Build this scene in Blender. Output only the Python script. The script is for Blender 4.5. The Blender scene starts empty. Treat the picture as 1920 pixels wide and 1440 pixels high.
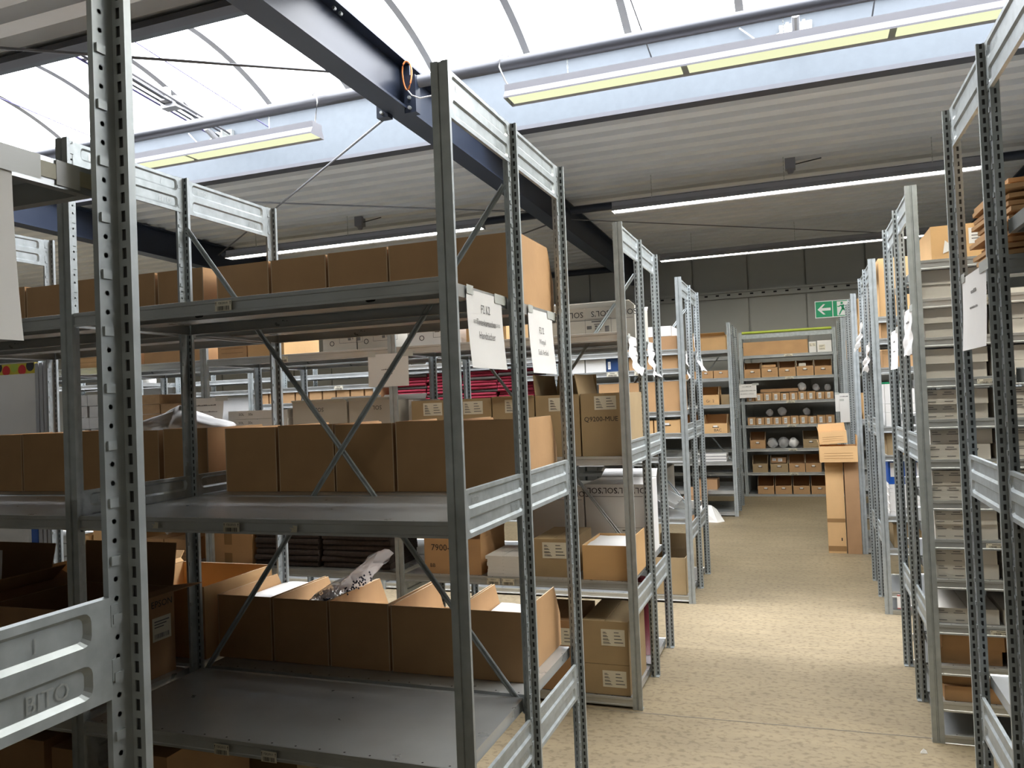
import bpy, math, random
from mathutils import Matrix, Vector
random.seed(7)
C = bpy.context.scene.collection
PI = math.pi
# ------------------------------------------------------------------ camera, sky, daylight, exposure
sc = bpy.context.scene
cam = bpy.data.cameras.new('camera'); cob = bpy.data.objects.new('camera', cam); C.objects.link(cob)
cob.matrix_world = Matrix(((0.938723, 0.045310, 0.341681, 0.0), (0.342289, -0.006168, -0.939575, 0.0),
                           (-0.040465, 0.998954, -0.021299, 1.5991), (0, 0, 0, 1)))
cam.sensor_fit = 'HORIZONTAL'; cam.sensor_width = 36.0; cam.lens = 1492.797 / 1920 * 36.0
cam.clip_start = 0.05; cam.clip_end = 200
sc.camera = cob
SKY = 5.5
w = bpy.data.worlds.new('overcast_sky'); sc.world = w; w.use_nodes = True
wn = w.node_tree.nodes; wl = w.node_tree.links
bg = wn['Background']; bg.inputs['Color'].default_value = (0.98, 0.98, 1.0, 1); bg.inputs['Strength'].default_value = SKY
def sky_portal(y, z):
    l = bpy.data.lights.new('skylight_portal', 'AREA'); l.shape = 'RECTANGLE'; l.size = 20.6; l.size_y = 2.5
    l.cycles.is_portal = True
    o = bpy.data.objects.new('skylight_portal', l); C.objects.link(o); o.location = (-2.7, y, z)
sky_portal(5.3, 4.5)
sc.view_settings.view_transform = 'Standard'; sc.view_settings.look = 'None'
sc.view_settings.gamma = 1; sc.view_settings.use_curve_mapping = False
sc.view_settings.exposure = 1.48
sc.cycles.use_denoising = True
sc.cycles.max_bounces = 10; sc.cycles.diffuse_bounces = 6; sc.cycles.glossy_bounces = 4
sc.cycles.transmission_bounces = 6; sc.cycles.transparent_max_bounces = 12
sc.cycles.sample_clamp_indirect = 6.0
sc.cycles.caustics_reflective = False; sc.cycles.caustics_refractive = False

# ------------------------------------------------------------------ materials
def srgb(r, g, b):
    f = lambda c: (c / 255 / 12.92) if c / 255 <= 0.04045 else ((c / 255 + 0.055) / 1.055) ** 2.4
    return (f(r), f(g), f(b), 1)
def mat(name, col, rough=0.6, metal=0.0, noise=0.0, scale=8.0, bump=0.0, bscale=60.0, spec=0.5, stretch=None, ncol=None, emit=0, rvar=0):
    m = bpy.data.materials.new(name); m.use_nodes = True
    n = m.node_tree.nodes; l = m.node_tree.links; p = n['Principled BSDF']
    p.inputs['Base Color'].default_value = col; p.inputs['Roughness'].default_value = rough
    p.inputs['Metallic'].default_value = metal; p.inputs['Specular IOR Level'].default_value = spec
    if emit:
        p.inputs['Emission Color'].default_value = col; p.inputs['Emission Strength'].default_value = emit
    tc = n.new('ShaderNodeTexCoord'); src = tc.outputs['Object']
    if stretch:
        mp = n.new('ShaderNodeMapping'); mp.inputs['Scale'].default_value = stretch; l.new(src, mp.inputs['Vector']); src = mp.outputs['Vector']
    if noise:
        t = n.new('ShaderNodeTexNoise'); t.inputs['Scale'].default_value = scale; t.inputs['Detail'].default_value = 5
        l.new(src, t.inputs['Vector'])
        r = n.new('ShaderNodeValToRGB'); c2 = ncol or tuple(c * (1 - noise) for c in col[:3]) + (1,)
        r.color_ramp.elements[0].position = 0.35; r.color_ramp.elements[1].position = 0.68
        r.color_ramp.elements[0].color = c2; r.color_ramp.elements[1].color = col
        l.new(t.outputs['Fac'], r.inputs['Fac']); l.new(r.outputs['Color'], p.inputs['Base Color'])
        if rvar:
            mr = n.new('ShaderNodeMapRange'); mr.inputs['To Min'].default_value = rough - rvar; mr.inputs['To Max'].default_value = rough + rvar
            l.new(t.outputs['Fac'], mr.inputs['Value']); l.new(mr.outputs['Result'], p.inputs['Roughness'])
    if bump:
        t2 = n.new('ShaderNodeTexNoise'); t2.inputs['Scale'].default_value = bscale; t2.inputs['Detail'].default_value = 4
        l.new(src, t2.inputs['Vector'])
        b = n.new('ShaderNodeBump'); b.inputs['Strength'].default_value = bump; b.inputs['Distance'].default_value = 0.01
        l.new(t2.outputs['Fac'], b.inputs['Height']); l.new(b.outputs['Normal'], p.inputs['Normal'])
    return m
M = {}
M['zinc'] = mat('galvanized_steel', (0.48, 0.525, 0.535, 1), 0.46, 0.5, 0.22, 26, 0, rvar=0.08)
M['zincpost'] = mat('galvanized_post_steel', (0.45, 0.49, 0.50, 1), 0.46, 0.45, 0.18, 22, 0, rvar=0.07)
M['zincshelf'] = mat('galvanized_shelf_steel', (0.56, 0.58, 0.58, 1), 0.3, 0.6, 0.12, 6, 0, rvar=0.08)
M['slotshade'] = mat('painted_slot_shade', (0.045, 0.045, 0.045, 1), 0.7)  # near-black colour standing in for the shade inside the posts
M['emboss'] = mat('embossed_zinc', (0.55, 0.58, 0.57, 1), 0.35, 0.8)
M['dark'] = mat('dark_hole', (0.012, 0.012, 0.012, 1), 0.8)
M['kraft'] = mat('kraft_cardboard', (0.56, 0.34, 0.17, 1), 0.8, 0, 0.14, 5, 0.05, 40, 0.25)
M['tan'] = mat('tan_cardboard', (0.68, 0.43, 0.205, 1), 0.8, 0, 0.1, 5, 0.05, 40, 0.25)
M['brown'] = mat('brown_cardboard', (0.42, 0.25, 0.13, 1), 0.8, 0, 0.14, 5, 0.05, 40, 0.25)
M['olive'] = mat('olive_brown_cardboard', (0.42, 0.31, 0.175, 1), 0.8, 0, 0.12, 5, 0.05, 40, 0.25)
M['edge'] = mat('cut_cardboard_edge', (0.62, 0.47, 0.30, 1), 0.85)
M['greyc'] = mat('grey_cardboard', (0.60, 0.57, 0.50, 1), 0.75, 0, 0.08, 4, 0.03, 30, 0.3)
M['palec'] = mat('pale_grey_cardboard', (0.74, 0.70, 0.63, 1), 0.7, 0, 0.05, 4, spec=0.3)
M['whitec'] = mat('white_cardboard', (0.80, 0.79, 0.77, 1), 0.65, 0, 0.06, 4, 0, spec=0.3)
M['paper'] = mat('white_paper', (0.80, 0.79, 0.77, 1), 0.7, 0, 0.04, 6, spec=0.2)
M['cream'] = mat('cream_label_paper', (0.72, 0.68, 0.56, 1), 0.6, spec=0.3)
M['tape'] = mat('brown_packing_tape', (0.30, 0.17, 0.07, 1), 0.3)
M['ctape'] = mat('clear_adhesive_tape', (0.55, 0.57, 0.54, 1), 0.25)
M['ytape'] = mat('yellowed_tape', (0.55, 0.52, 0.36, 1), 0.35, 0, 0.15, 30)
M['ink'] = mat('black_ink', (0.02, 0.02, 0.022, 1), 0.6)
M['grey_ink'] = mat('grey_print', (0.16, 0.155, 0.15, 1), 0.7)
M['red_ink'] = mat('faded_red_print', (0.42, 0.15, 0.13, 1), 0.7)
M['navy'] = mat('navy_painted_steel', (0.020, 0.027, 0.045, 1), 0.42, 0, 0.2, 3, spec=0.4)
M['pipe'] = mat('grey_steel_pipe', (0.085, 0.088, 0.10, 1), 0.38, 0.2)
M['rod'] = mat('grey_tie_rod', (0.16, 0.16, 0.17, 1), 0.45, 0.5)
M['trim'] = mat('dark_grey_flashing', (0.06, 0.063, 0.075, 1), 0.5)
M['curb'] = mat('galvanized_curb', (0.082, 0.098, 0.114, 1), 0.5, 0.25, 0.1, 14, 0.0, rvar=0.05)
M['roof'] = mat('light_grey_roof_sheet', (0.79, 0.805, 0.815, 1), 0.55, 0, 0.06, 3, spec=0.3)
M['wall'] = mat('grey_wall_panel', (0.40, 0.405, 0.38, 1), 0.6, 0, 0.05, 2)
M['alu'] = mat('aluminium_rib', (0.42, 0.42, 0.43, 1), 0.45, 0.5)
M['lampw'] = mat('white_lamp_housing', (0.24, 0.24, 0.26, 1), 0.45)
M['green'] = mat('safety_green', srgb(20, 150, 100), 0.5)
M['lime'] = mat('lime_green_strip', (0.42, 0.52, 0.06, 1), 0.5)
M['signw'] = mat('sign_white', (0.8, 0.82, 0.8, 1), 0.5)
M['red'] = mat('crimson_fabric', (0.27, 0.012, 0.035, 1), 0.9, 0, 0.25, 20)
M['grf'] = mat('grey_brown_fabric', (0.10, 0.085, 0.078, 1), 0.95, 0, 0.25, 20)
M['towel'] = mat('dark_brown_terry', (0.060, 0.044, 0.040, 1), 0.95, 0, 0.3, 60, 0.3, 300)
M['blue'] = mat('blue_plastic', (0.01, 0.09, 0.42, 1), 0.45)
M['dblue'] = mat('dark_blue_carton', (0.015, 0.05, 0.16, 1), 0.5)
M['maroon'] = mat('dark_red_plastic', (0.13, 0.008, 0.02, 1), 0.4)
M['orange'] = mat('orange_cable', (0.55, 0.16, 0.03, 1), 0.5)
M['cable'] = mat('white_cable', (0.55, 0.55, 0.54, 1), 0.5)
M['violet'] = mat('bluish_wire', (0.10, 0.09, 0.22, 1), 0.5)
M['black'] = mat('black_plastic', (0.02, 0.02, 0.022, 1), 0.5)
M['bright_red'] = mat('bright_red_print', (0.6, 0.03, 0.03, 1), 0.6)
M['yellow'] = mat('yellow_print', (0.6, 0.5, 0.05, 1), 0.6)
M['beads'] = mat('dark_blue_beads', (0.03, 0.035, 0.08, 1), 0.5, 0, 0.6, 120)
M['greyp'] = mat('grey_wrapped_pack', (0.40, 0.40, 0.40, 1), 0.7, 0, 0.15, 12)
M['kraftp'] = mat('kraft_paper_wrap', (0.52, 0.34, 0.18, 1), 0.75, 0, 0.2, 14, 0.1, 50)
M['lightsteel'] = mat('light_steel_foot', (0.5, 0.52, 0.5, 1), 0.4, 0.6)
def lampglow(nm, st, base=(0.8, 0.8, 0.7, 1), ec=(1.0, 0.96, 0.84, 1)):
    m = bpy.data.materials.new(nm); m.use_nodes = True; n = m.node_tree.nodes; l = m.node_tree.links
    p = n['Principled BSDF']; p.inputs['Base Color'].default_value = base
    p.inputs['Emission Color'].default_value = ec; p.inputs['Emission Strength'].default_value = st
    return m
M['glow'] = lampglow('lamp_diffuser', 14.0); M['glowdim'] = lampglow('aged_lamp_diffuser', .30, (.22, .23, .15, 1), (.96, 1.0, .62, 1))
def glazing():
    m = bpy.data.materials.new('milky_glazing'); m.use_nodes = True; n = m.node_tree.nodes; l = m.node_tree.links
    n.remove(n['Principled BSDF']); o = n['Material Output']
    a = n.new('ShaderNodeBsdfTransparent'); a.inputs['Color'].default_value = (0.95, 0.97, 1, 1)
    b = n.new('ShaderNodeBsdfTranslucent'); b.inputs['Color'].default_value = (0.95, 0.97, 1, 1)
    x = n.new('ShaderNodeMixShader'); x.inputs['Fac'].default_value = 0.3
    l.new(a.outputs[0], x.inputs[1]); l.new(b.outputs[0], x.inputs[2]); l.new(x.outputs[0], o.inputs['Surface'])
    return m
M['glaze'] = glazing()
def film():
    m = bpy.data.materials.new('clear_plastic_film'); m.use_nodes = True; n = m.node_tree.nodes; l = m.node_tree.links
    p = n['Principled BSDF']; o = n['Material Output']; p.inputs['Base Color'].default_value = (0.9, 0.9, 0.9, 1); p.inputs['Roughness'].default_value = 0.12
    a = n.new('ShaderNodeBsdfTransparent'); x = n.new('ShaderNodeMixShader'); lw = n.new('ShaderNodeLayerWeight'); lw.inputs['Blend'].default_value = 0.35
    mr = n.new('ShaderNodeMapRange'); mr.inputs['To Min'].default_value = 0.34; mr.inputs['To Max'].default_value = 0.75
    l.new(lw.outputs['Facing'], mr.inputs['Value']); l.new(mr.outputs['Result'], x.inputs['Fac'])
    l.new(a.outputs[0], x.inputs[1]); l.new(p.outputs[0], x.inputs[2]); l.new(x.outputs[0], o.inputs['Surface'])
    return m
M['film'] = film()
def floormat():
    m = bpy.data.materials.new('worn_concrete'); m.use_nodes = True; n = m.node_tree.nodes; l = m.node_tree.links
    p = n['Principled BSDF']; p.inputs['Roughness'].default_value = 0.55; p.inputs['Specular IOR Level'].default_value = 0.35
    tc = n.new('ShaderNodeTexCoord')
    def noise(s, d=6, st=(1, 1, 1)):
        mp = n.new('ShaderNodeMapping'); mp.inputs['Scale'].default_value = st; l.new(tc.outputs['Object'], mp.inputs['Vector'])
        t = n.new('ShaderNodeTexNoise'); t.inputs['Scale'].default_value = s; t.inputs['Detail'].default_value = d; l.new(mp.outputs['Vector'], t.inputs['Vector']); return t
    def ramp(t, p0, p1, c0, c1):
        r = n.new('ShaderNodeValToRGB'); r.color_ramp.elements[0].position = p0; r.color_ramp.elements[1].position = p1
        r.color_ramp.elements[0].color = c0; r.color_ramp.elements[1].color = c1; l.new(t.outputs['Fac'], r.inputs['Fac']); return r
    base = ramp(noise(1.2), 0.35, 0.7, (0.245, 0.196, 0.122, 1), (0.315, 0.253, 0.159, 1))
    fl = ramp(noise(30, 4, (1, 1.3, 1)), 0.36, 0.5, (0.62, 0.60, 0.58, 1), (1, 1, 1, 1))
    sc_ = ramp(noise(3, 8, (0.6, 4, 1)), 0.42, 0.6, (0.82, 0.82, 0.84, 1), (1, 1, 1, 1))
    x1 = n.new('ShaderNodeMixRGB'); x1.blend_type = 'MULTIPLY'; x1.inputs['Fac'].default_value = 0.8
    x2 = n.new('ShaderNodeMixRGB'); x2.blend_type = 'MULTIPLY'; x2.inputs['Fac'].default_value = 0.55
    l.new(base.outputs['Color'], x1.inputs['Color1']); l.new(fl.outputs['Color'], x1.inputs['Color2'])
    l.new(x1.outputs['Color'], x2.inputs['Color1']); l.new(sc_.outputs['Color'], x2.inputs['Color2'])
    l.new(x2.outputs['Color'], p.inputs['Base Color'])
    return m
M['floor'] = floormat()

# ------------------------------------------------------------------ mesh helpers
class MB:
    def __init__(s): s.v = []; s.f = []; s.m = []
    def add(s, vs, fs, mi=0):
        b = len(s.v); s.v += [tuple(p) for p in vs]
        for f in fs: s.f.append(tuple(b + i for i in f)); s.m.append(mi)
        return s
    def box(s, x0, y0, z0, x1, y1, z1, mi=0, skip=''):
        vs = [(x0, y0, z0), (x1, y0, z0), (x1, y1, z0), (x0, y1, z0), (x0, y0, z1), (x1, y0, z1), (x1, y1, z1), (x0, y1, z1)]
        fs = {'b': (0, 3, 2, 1), 't': (4, 5, 6, 7), 'f': (0, 1, 5, 4), 'r': (1, 2, 6, 5), 'k': (2, 3, 7, 6), 'l': (3, 0, 4, 7)}
        return s.add(vs, [v for k, v in fs.items() if k not in skip], mi)
    def quad(s, a, b, c, d, mi=0): return s.add([a, b, c, d], [(0, 1, 2, 3)], mi)
    def plate(s, corners, t, mi=0, nrm=None):       # a quad with thickness t
        a, b, c, d = [Vector(p) for p in corners]
        n = (b - a).cross(d - a).normalized() * t
        vs = [a, b, c, d, a - n, b - n, c - n, d - n]
        return s.add(vs, [(0, 1, 2, 3), (7, 6, 5, 4), (0, 4, 5, 1), (1, 5, 6, 2), (2, 6, 7, 3), (3, 7, 4, 0)], mi)
    def extrude_x(s, prof, x0, x1, closed=False, mi=0, caps=False):
        n = len(prof); vs = [(x0, p[0], p[1]) for p in prof] + [(x1, p[0], p[1]) for p in prof]
        rng = n if closed else n - 1
        fs = [(i, (i + 1) % n, n + (i + 1) % n, n + i) for i in range(rng)]
        if caps: fs += [tuple(range(n))[::-1], tuple(range(n, 2 * n))]
        return s.add(vs, fs, mi)
    def tube(s, pts, r, n=8, mi=0, caps=True):
        pts = [Vector(p) for p in pts]; rings = []
        for i, p in enumerate(pts):
            d = (pts[min(i + 1, len(pts) - 1)] - pts[max(i - 1, 0)]).normalized()
            a = d.cross(Vector((0, 0, 1)) if abs(d.z) < 0.9 else Vector((1, 0, 0))).normalized(); b = d.cross(a)
            rr = r[i] if isinstance(r, (list, tuple)) else r
            rings.append([p + (a * math.cos(2 * PI * k / n) + b * math.sin(2 * PI * k / n)) * rr for k in range(n)])
        vs = [v for ring in rings for v in ring]; fs = []
        for i in range(len(pts) - 1):
            for k in range(n): fs.append((i * n + k, i * n + (k + 1) % n, (i + 1) * n + (k + 1) % n, (i + 1) * n + k))
        if caps: fs += [tuple(range(n)), tuple(range((len(pts) - 1) * n, len(pts) * n))[::-1]]
        return s.add(vs, fs, mi)
    def mesh(s, name, mats, smooth=False):
        me = bpy.data.meshes.new(name); me.from_pydata(s.v, [], s.f); me.update()
        for x in (mats if isinstance(mats, (list, tuple)) else [mats]): me.materials.append(M[x])
        for i, p in enumerate(me.polygons): p.material_index = s.m[i]; p.use_smooth = smooth
        return me
    def build(s, name, mats, parent=None, loc=(0, 0, 0), rz=0, smooth=False):
        return put(name, s.mesh(name, mats, smooth), parent, loc, rz)
def put(name, me, parent=None, loc=(0, 0, 0), rz=0, scale=None):
    o = bpy.data.objects.new(name, me); C.objects.link(o); o.location = loc; o.rotation_euler = (0, 0, rz)
    if scale: o.scale = scale
    if parent: o.parent = parent
    return o
def tag(o, label, cat, group=None):
    o['label'] = label; o['category'] = cat
    if group: o['group'] = group
    return o
def thing(name, label, cat, loc=(0, 0, 0), rz=0, group=None):
    o = bpy.data.objects.new(name, None); C.objects.link(o); o.location = loc; o.rotation_euler = (0, 0, rz)
    o.empty_display_size = 0.05
    return tag(o, label, cat, group)
def struct(o): o['kind'] = 'structure'; return o
_txt = {}
def text_geo(body, size=1.0, align='CENTER', shear=0.0):
    key = (body, align, shear)
    if key not in _txt:
        c = bpy.data.curves.new('t', 'FONT'); c.body = body; c.align_x = align; c.align_y = 'CENTER'; c.size = 1; c.shear = shear; c.resolution_u = 2
        o = bpy.data.objects.new('t', c); C.objects.link(o)
        me = bpy.data.meshes.new_from_object(o.evaluated_get(bpy.context.evaluated_depsgraph_get()))
        _txt[key] = ([tuple(v.co) for v in me.vertices], [tuple(p.vertices) for p in me.polygons])
        bpy.data.objects.remove(o); bpy.data.curves.remove(c); bpy.data.meshes.remove(me)
    vs, fs = _txt[key]
    return [(x * size, y * size) for x, y, z in vs], fs
def text_on(mb, body, size, fn, cx=0, cy=0, align='CENTER', mi=0, rot180=False, sx=1.0, shear=0.0):
    vs, fs = text_geo(body, size, align, shear)
    k = -1 if rot180 else 1
    return mb.add([fn(cx + k * sx * u, cy + k * v) for u, v in vs], fs, mi)
def face_fn(side, off):                              # maps label-plane (u right, v up) to a vertical face
    if side == 'f': return lambda u, v: (u, off, v)
    if side == 'r': return lambda u, v: (off, u, v)
    return lambda u, v: (off, -u, v)
def bars(mb, fn, u0, v0, u1, v1, mi=0, n=26, seed=1):
    rr = random.Random(seed); x = u0
    while x < u1:
        wd = (u1 - u0) / n * rr.choice((0.5, 0.8, 1.2)); 
        mb.add([fn(x, v0), fn(min(x + wd, u1), v0), fn(min(x + wd, u1), v1), fn(x, v1)], [(0, 1, 2, 3)], mi)
        x += wd + (u1 - u0) / n * rr.choice((0.5, 0.8, 1.1))
def line(mb, fn, u0, v0, u1, v1, mi=0): mb.add([fn(u0, v0), fn(u1, v0), fn(u1, v1), fn(u0, v1)], [(0, 1, 2, 3)], mi)

# ------------------------------------------------------------------ the hall
def ROOF(y): return 4.03 - 0.02 * (y - 5)
struct(MB().box(-13.2, -9.2, -0.2, 8.2, 13.7, 0).build('floor', 'floor'))
for i, yy in enumerate((3.86, 9.6)):
    mb = MB(); mb.add([(-13, yy - 0.12, 0.0012), (8, yy + 0.34, 0.0012), (8, yy + 0.344, 0.0012), (-13, yy - 0.116, 0.0012)], [(0, 1, 2, 3)])
    struct(mb.build('trim_%d' % (i + 1), 'grey_ink'))
def roof_mesh():
    mb = MB()
    for y0, y1 in ((-9.2, 3.9), (6.62, 13.7)):
        prof = []; y = y0
        while y < y1 - 0.001:
            for dy, dz in ((0, 0), (0.125, 0), (0.135, 0.13), (0.25, 0.13), (0.26, 0)):
                yy = min(y + dy, y1); prof.append((yy, ROOF(yy) + dz))
            y += 0.26
        mb.extrude_x(prof, -13.2, 8.2)
        top = [(y0, ROOF(y0) + 0.19), (y1, ROOF(y1) + 0.19)]
        mb.extrude_x(top, -13.2, 8.2)
    return mb
struct(roof_mesh().build('ceiling', 'roof'))
def back_wall():
    root = struct(put('wall_back', None))
    x = -13.2 + 0.0; k = 0
    me = MB().box(0.012, 0, 0, 0.868, 0.12, 4.3).box(-0.014, 0.035, 0, 0.014, 0.10, 4.3).mesh('panel', 'wall')
    while x < 8.2:
        put('panel', me, root, (x + 0.13, 13.5, 0)); x += 0.88
    mb = MB().box(-13.2, 13.42, 3.13, 8.2, 13.5, 3.23).box(-13.2, 13.36, 3.215, 8.2, 13.42, 3.24)
    for k in range(90): mb.box(-9 + k * 0.18, 13.41, 3.17, -9 + k * 0.18 + 0.05, 13.42, 3.195, 1)
    mb.build('rail', ['wall', 'dark'], root)
back_wall()
struct(MB().box(-13.4, -9.2, 0, -13.2, 13.7, 4.3).build('wall_left', 'wall'))
struct(MB().box(8.2, -9.2, 0, 8.4, 13.7, 4.3).build('wall_right', 'wall'))
struct(MB().box(-13.2, -9.4, 0, 8.2, -9.2, 4.6).build('wall_front', 'wall'))
# skylight: curbs, arched ribs, glazing panels
def skylight(n, yo, zo):
    root = struct(put('window_%d' % n, None, None, (0, yo, zo)))
    MB().box(-13.2, 6.62, 3.99, 8.2, 6.70, 4.62).box(-13.2, 6.56, 4.55, 8.2, 6.62, 4.62).build('curb', 'curb', root)
    MB().box(-13.2, 3.88, 4.02, 8.2, 4.0, 4.62).build('curb', 'curb', root)
    MB().box(-13.2, 6.53, 3.955, 8.2, 6.66, 3.99).build('flashing', 'trim', root)
    MB().box(-13.2, 3.80, 3.98, 8.2, 3.885, 4.02).build('flashing', 'trim', root)
    c, s = 1.33, 0.35; R = (c * c + s * s) / (2 * s); cy, cz = 5.29, 4.60 + s - R
    a0 = math.asin(c / R); N = 20
    arc = [(cy + R * math.sin(-a0 + 2 * a0 * i / N), cz + R * math.cos(-a0 + 2 * a0 * i / N)) for i in range(N + 1)]
    arco = [(cy + (R - 0.045) * math.sin(-a0 + 2 * a0 * i / N), cz + (R - 0.045) * math.cos(-a0 + 2 * a0 * i / N)) for i in range(N + 1)]
    rib = MB(); prof = arc + arco[::-1]
    n = len(arc)
    vs = [(-.024, p[0], p[1]) for p in arc] + [(.024, p[0], p[1]) for p in arc] + [(-.024, p[0], p[1]) for p in arco] + [(.024, p[0], p[1]) for p in arco]
    fs = []
    for i in range(n - 1):
        fs += [(i, i + 1, n + i + 1, n + i), (2 * n + i, 3 * n + i, 3 * n + i + 1, 2 * n + i + 1), (i, 2 * n + i, 2 * n + i + 1, i + 1), (n + i, n + i + 1, 3 * n + i + 1, 3 * n + i)]
    rib.add([(p[0] * 1.35, p[1], p[2]) for p in vs], fs); ribm = rib.mesh('rib', 'alu')
    gl = MB().extrude_x(arc, 0.0, 0.89).mesh('glazing_panel', 'glaze')
    for k in range(-14, 11):
        x = -1.22 + 0.89 * k
        if x > 8.1 or x < -13.2: continue
        put('rib', ribm, root, (x, 0, 0))
        if x + 0.89 < 8.2: put('glazing_panel', gl, root, (x, 0, 0))
    end = MB().add([(0, p[0], p[1]) for p in arc] , [tuple(range(n))]).mesh('end_panel', 'curb')
    put('end_panel', end, root, (-12.8, 0, 0)); put('end_panel', end, root, (7.7, 0, 0))
    MB().box(-13.2, 3.9, 4.6, -12.8, 6.7, 4.66).build('cap', 'curb', root); MB().box(7.68, 3.9, 4.6, 8.2, 6.7, 4.66).build('cap', 'curb', root)
skylight(1, 0, 0)
# roof beams (I sections), each bolted to the round strut under the skylight
def beam(x, label):
    t = thing('roof_beam', label, 'beam', (x, 0, 0), group='navy roof beams')
    zb = lambda y: 3.655 - 0.02 * (y - 5)
    for nm, (xa, xb, z0, z1) in dict(bottom_flange=(-.085, .085, 0, .016), top_flange=(-.085, .085, .334, .350), web=(-.005, .005, .016, .334)).items():
        mb = MB(); y0, y1 = -9.2, 13.48
        vs = [(xx, yy, zb(yy) + zz) for yy in (y0, y1) for xx in (xa, xb) for zz in (z0, z1)]
        mb.add(vs, [(0, 1, 3, 2), (4, 6, 7, 5), (0, 4, 5, 1), (2, 3, 7, 6), (1, 5, 7, 3), (0, 2, 6, 4)]); mb.build(nm, 'navy', t)
    mb = MB(); z = zb(5.0)
    for s in (-1, 1):
        mb.box(s * .045 - .04, 4.99, z + .016, s * .045 + .04, 5.005, z + .334)
        mb.box(s * .11 - .045, 4.93, z - .03, s * .11 + .045, 5.0, z + .10 if s < 0 else z + .23)
    mb.build('stiffener_plate', 'navy', t)
    bolt = MB().tube([(0, 0, 0), (0, -0.02, 0)], 0.012, 6).mesh('bolt', 'lightsteel')
    for s in (-1, 1):
        for bz in (0.0, 0.07): put('bolt', bolt, t, (s * .11, 4.93, z + bz))
    for s in (-.05, .05):
        for yy in (4.1, 4.17): put('bolt', bolt, t, (s, yy, z + .33))
    return t
beam(-2.57, 'navy steel roof beam crossing the skylight above the front rack')
beam(-7.57, 'navy steel roof beam at far left, beyond the front rack')
beam(2.43, 'navy steel roof beam at far right behind the right-hand rack')
def strut(y, z, r, x0, x1, label, m, name='roof_strut'):
    o = MB().tube([(x0, y, z), (x1, y, z)], r, 14).build(name, m, smooth=True); return tag(o, label, 'pipe', 'round roof struts')
strut(5.0, 3.86, .043, -7.46, -2.69, 'grey round steel strut under the skylight, left of the roof beam', 'pipe')
strut(5.0, 3.86, .043, -2.45, 2.31, 'grey round steel strut under the skylight, right of the roof beam', 'pipe')
strut(9.0, 3.80, .045, -7.46, -2.69, 'navy round strut under the far roof, left of the roof beam', 'navy')
strut(9.0, 3.80, .045, -2.45, 2.31, 'navy round strut above the second lamp row, right of the roof beam', 'navy')
strut(9.0, 3.80, .045, 2.55, 7.4, 'navy round strut at far right under the roof', 'navy')
strut(12.9, 3.70, .05, -7.46, -2.69, 'navy round strut close to the back wall', 'navy')
def rod(p, q, r, label, m='rod', cat='rod', group='thin bracing rods'):
    return tag(MB().tube([p, q], r, 6).build('tie_rod', m), label, cat, group)
rod((-2.66, 4.43, 3.75), (-7.5, 1.1, 3.80), .009, 'thin grey tie rod running left from the roof beam across the skylight')
rod((-2.66, 5.08, 3.72), (-7.5, 8.95, 3.78), .009, 'thin grey tie rod slanting down left from the roof beam')
rod((-7.5, 5.1, 3.77), (-2.66, 8.85, 3.77), .008, 'thin grey tie rod crossing under the far corrugated roof')
rod((-2.66, 9.1, 3.72), (-7.5, 12.8, 3.68), .009, 'thin grey tie rod deep behind the front rack near the wall')
rod((-2.48, 9.1, 3.72), (2.34, 12.9, 3.68), .006, 'thin grey tie rod under the far roof above the aisle')
rod((-4.8, 4.0, 4.62), (-4.7, 6.62, 4.3), .005, 'bluish wire across the skylight beside the opener', 'violet', 'wire', 'skylight wires')
rod((-6.75, 4.0, 4.62), (-6.5, 6.62, 4.35), .005, 'bluish wire across the skylight at far left', 'violet', 'wire', 'skylight wires')
rod((-1.02, 4.0, 4.6), (-1.02, 6.62, 4.3), .006, 'dark wire across the skylight right of the front rack', 'rod', 'wire', 'skylight wires')
rod((.62, 4.0, 4.6), (.62, 6.62, 4.36), .006, 'dark wire across the skylight at far right', 'rod', 'wire', 'skylight wires')
def opener(x, label, long=True):
    t = thing('skylight_opener', label, 'opener', (x, 0, 0), group='skylight openers')
    if long:
        for dx, m in ((-.12, 'violet'), (-.05, 'pipe'), (.05, 'pipe'), (.12, 'rod')):
            MB().tube([(dx, 4.05, 4.70), (dx * .8, 6.58, 4.42)], .011, 6).build('rail', m, t)
        MB().tube([(0, 4.6, 4.67), (0, 6.2, 4.50)], .028, 10).build('actuator', 'rod', t)
        MB().box(-.09, 5.85, 4.46, .09, 5.95, 4.56).box(-.05, 5.78, 4.5, .05, 5.84, 4.62).build('carriage', 'alu', t)
        MB().box(-.14, 5.0, 4.60, .14, 5.05, 4.64).box(-.02, 5.02, 4.64, .02, 5.06, 4.76).build('crossbar', 'alu', t)
    MB().tube([(0, 6.35, 4.42), (0, 6.6, 4.30)], .03, 10).build('cylinder', 'alu', t)
    MB().box(-.12, 6.58, 4.30, .12, 6.62, 4.46).box(-.07, 6.5, 4.34, -.05, 6.58, 4.44).box(.05, 6.5, 4.34, .07, 6.58, 4.44).build('bracket', 'lightsteel', t)
    MB().tube([(-.12, 6.58, 4.40), (-.2, 6.55, 4.36), (-.3, 6.57, 4.38), (-.42, 6.58, 4.5)], .006, 6).build('hose', 'cable', t)
    return t
opener(-5.42, 'skylight opener with rails and actuator seen left of the beam')
opener(.08, 'small skylight opener bracket on the curb at upper right', False)

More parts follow.
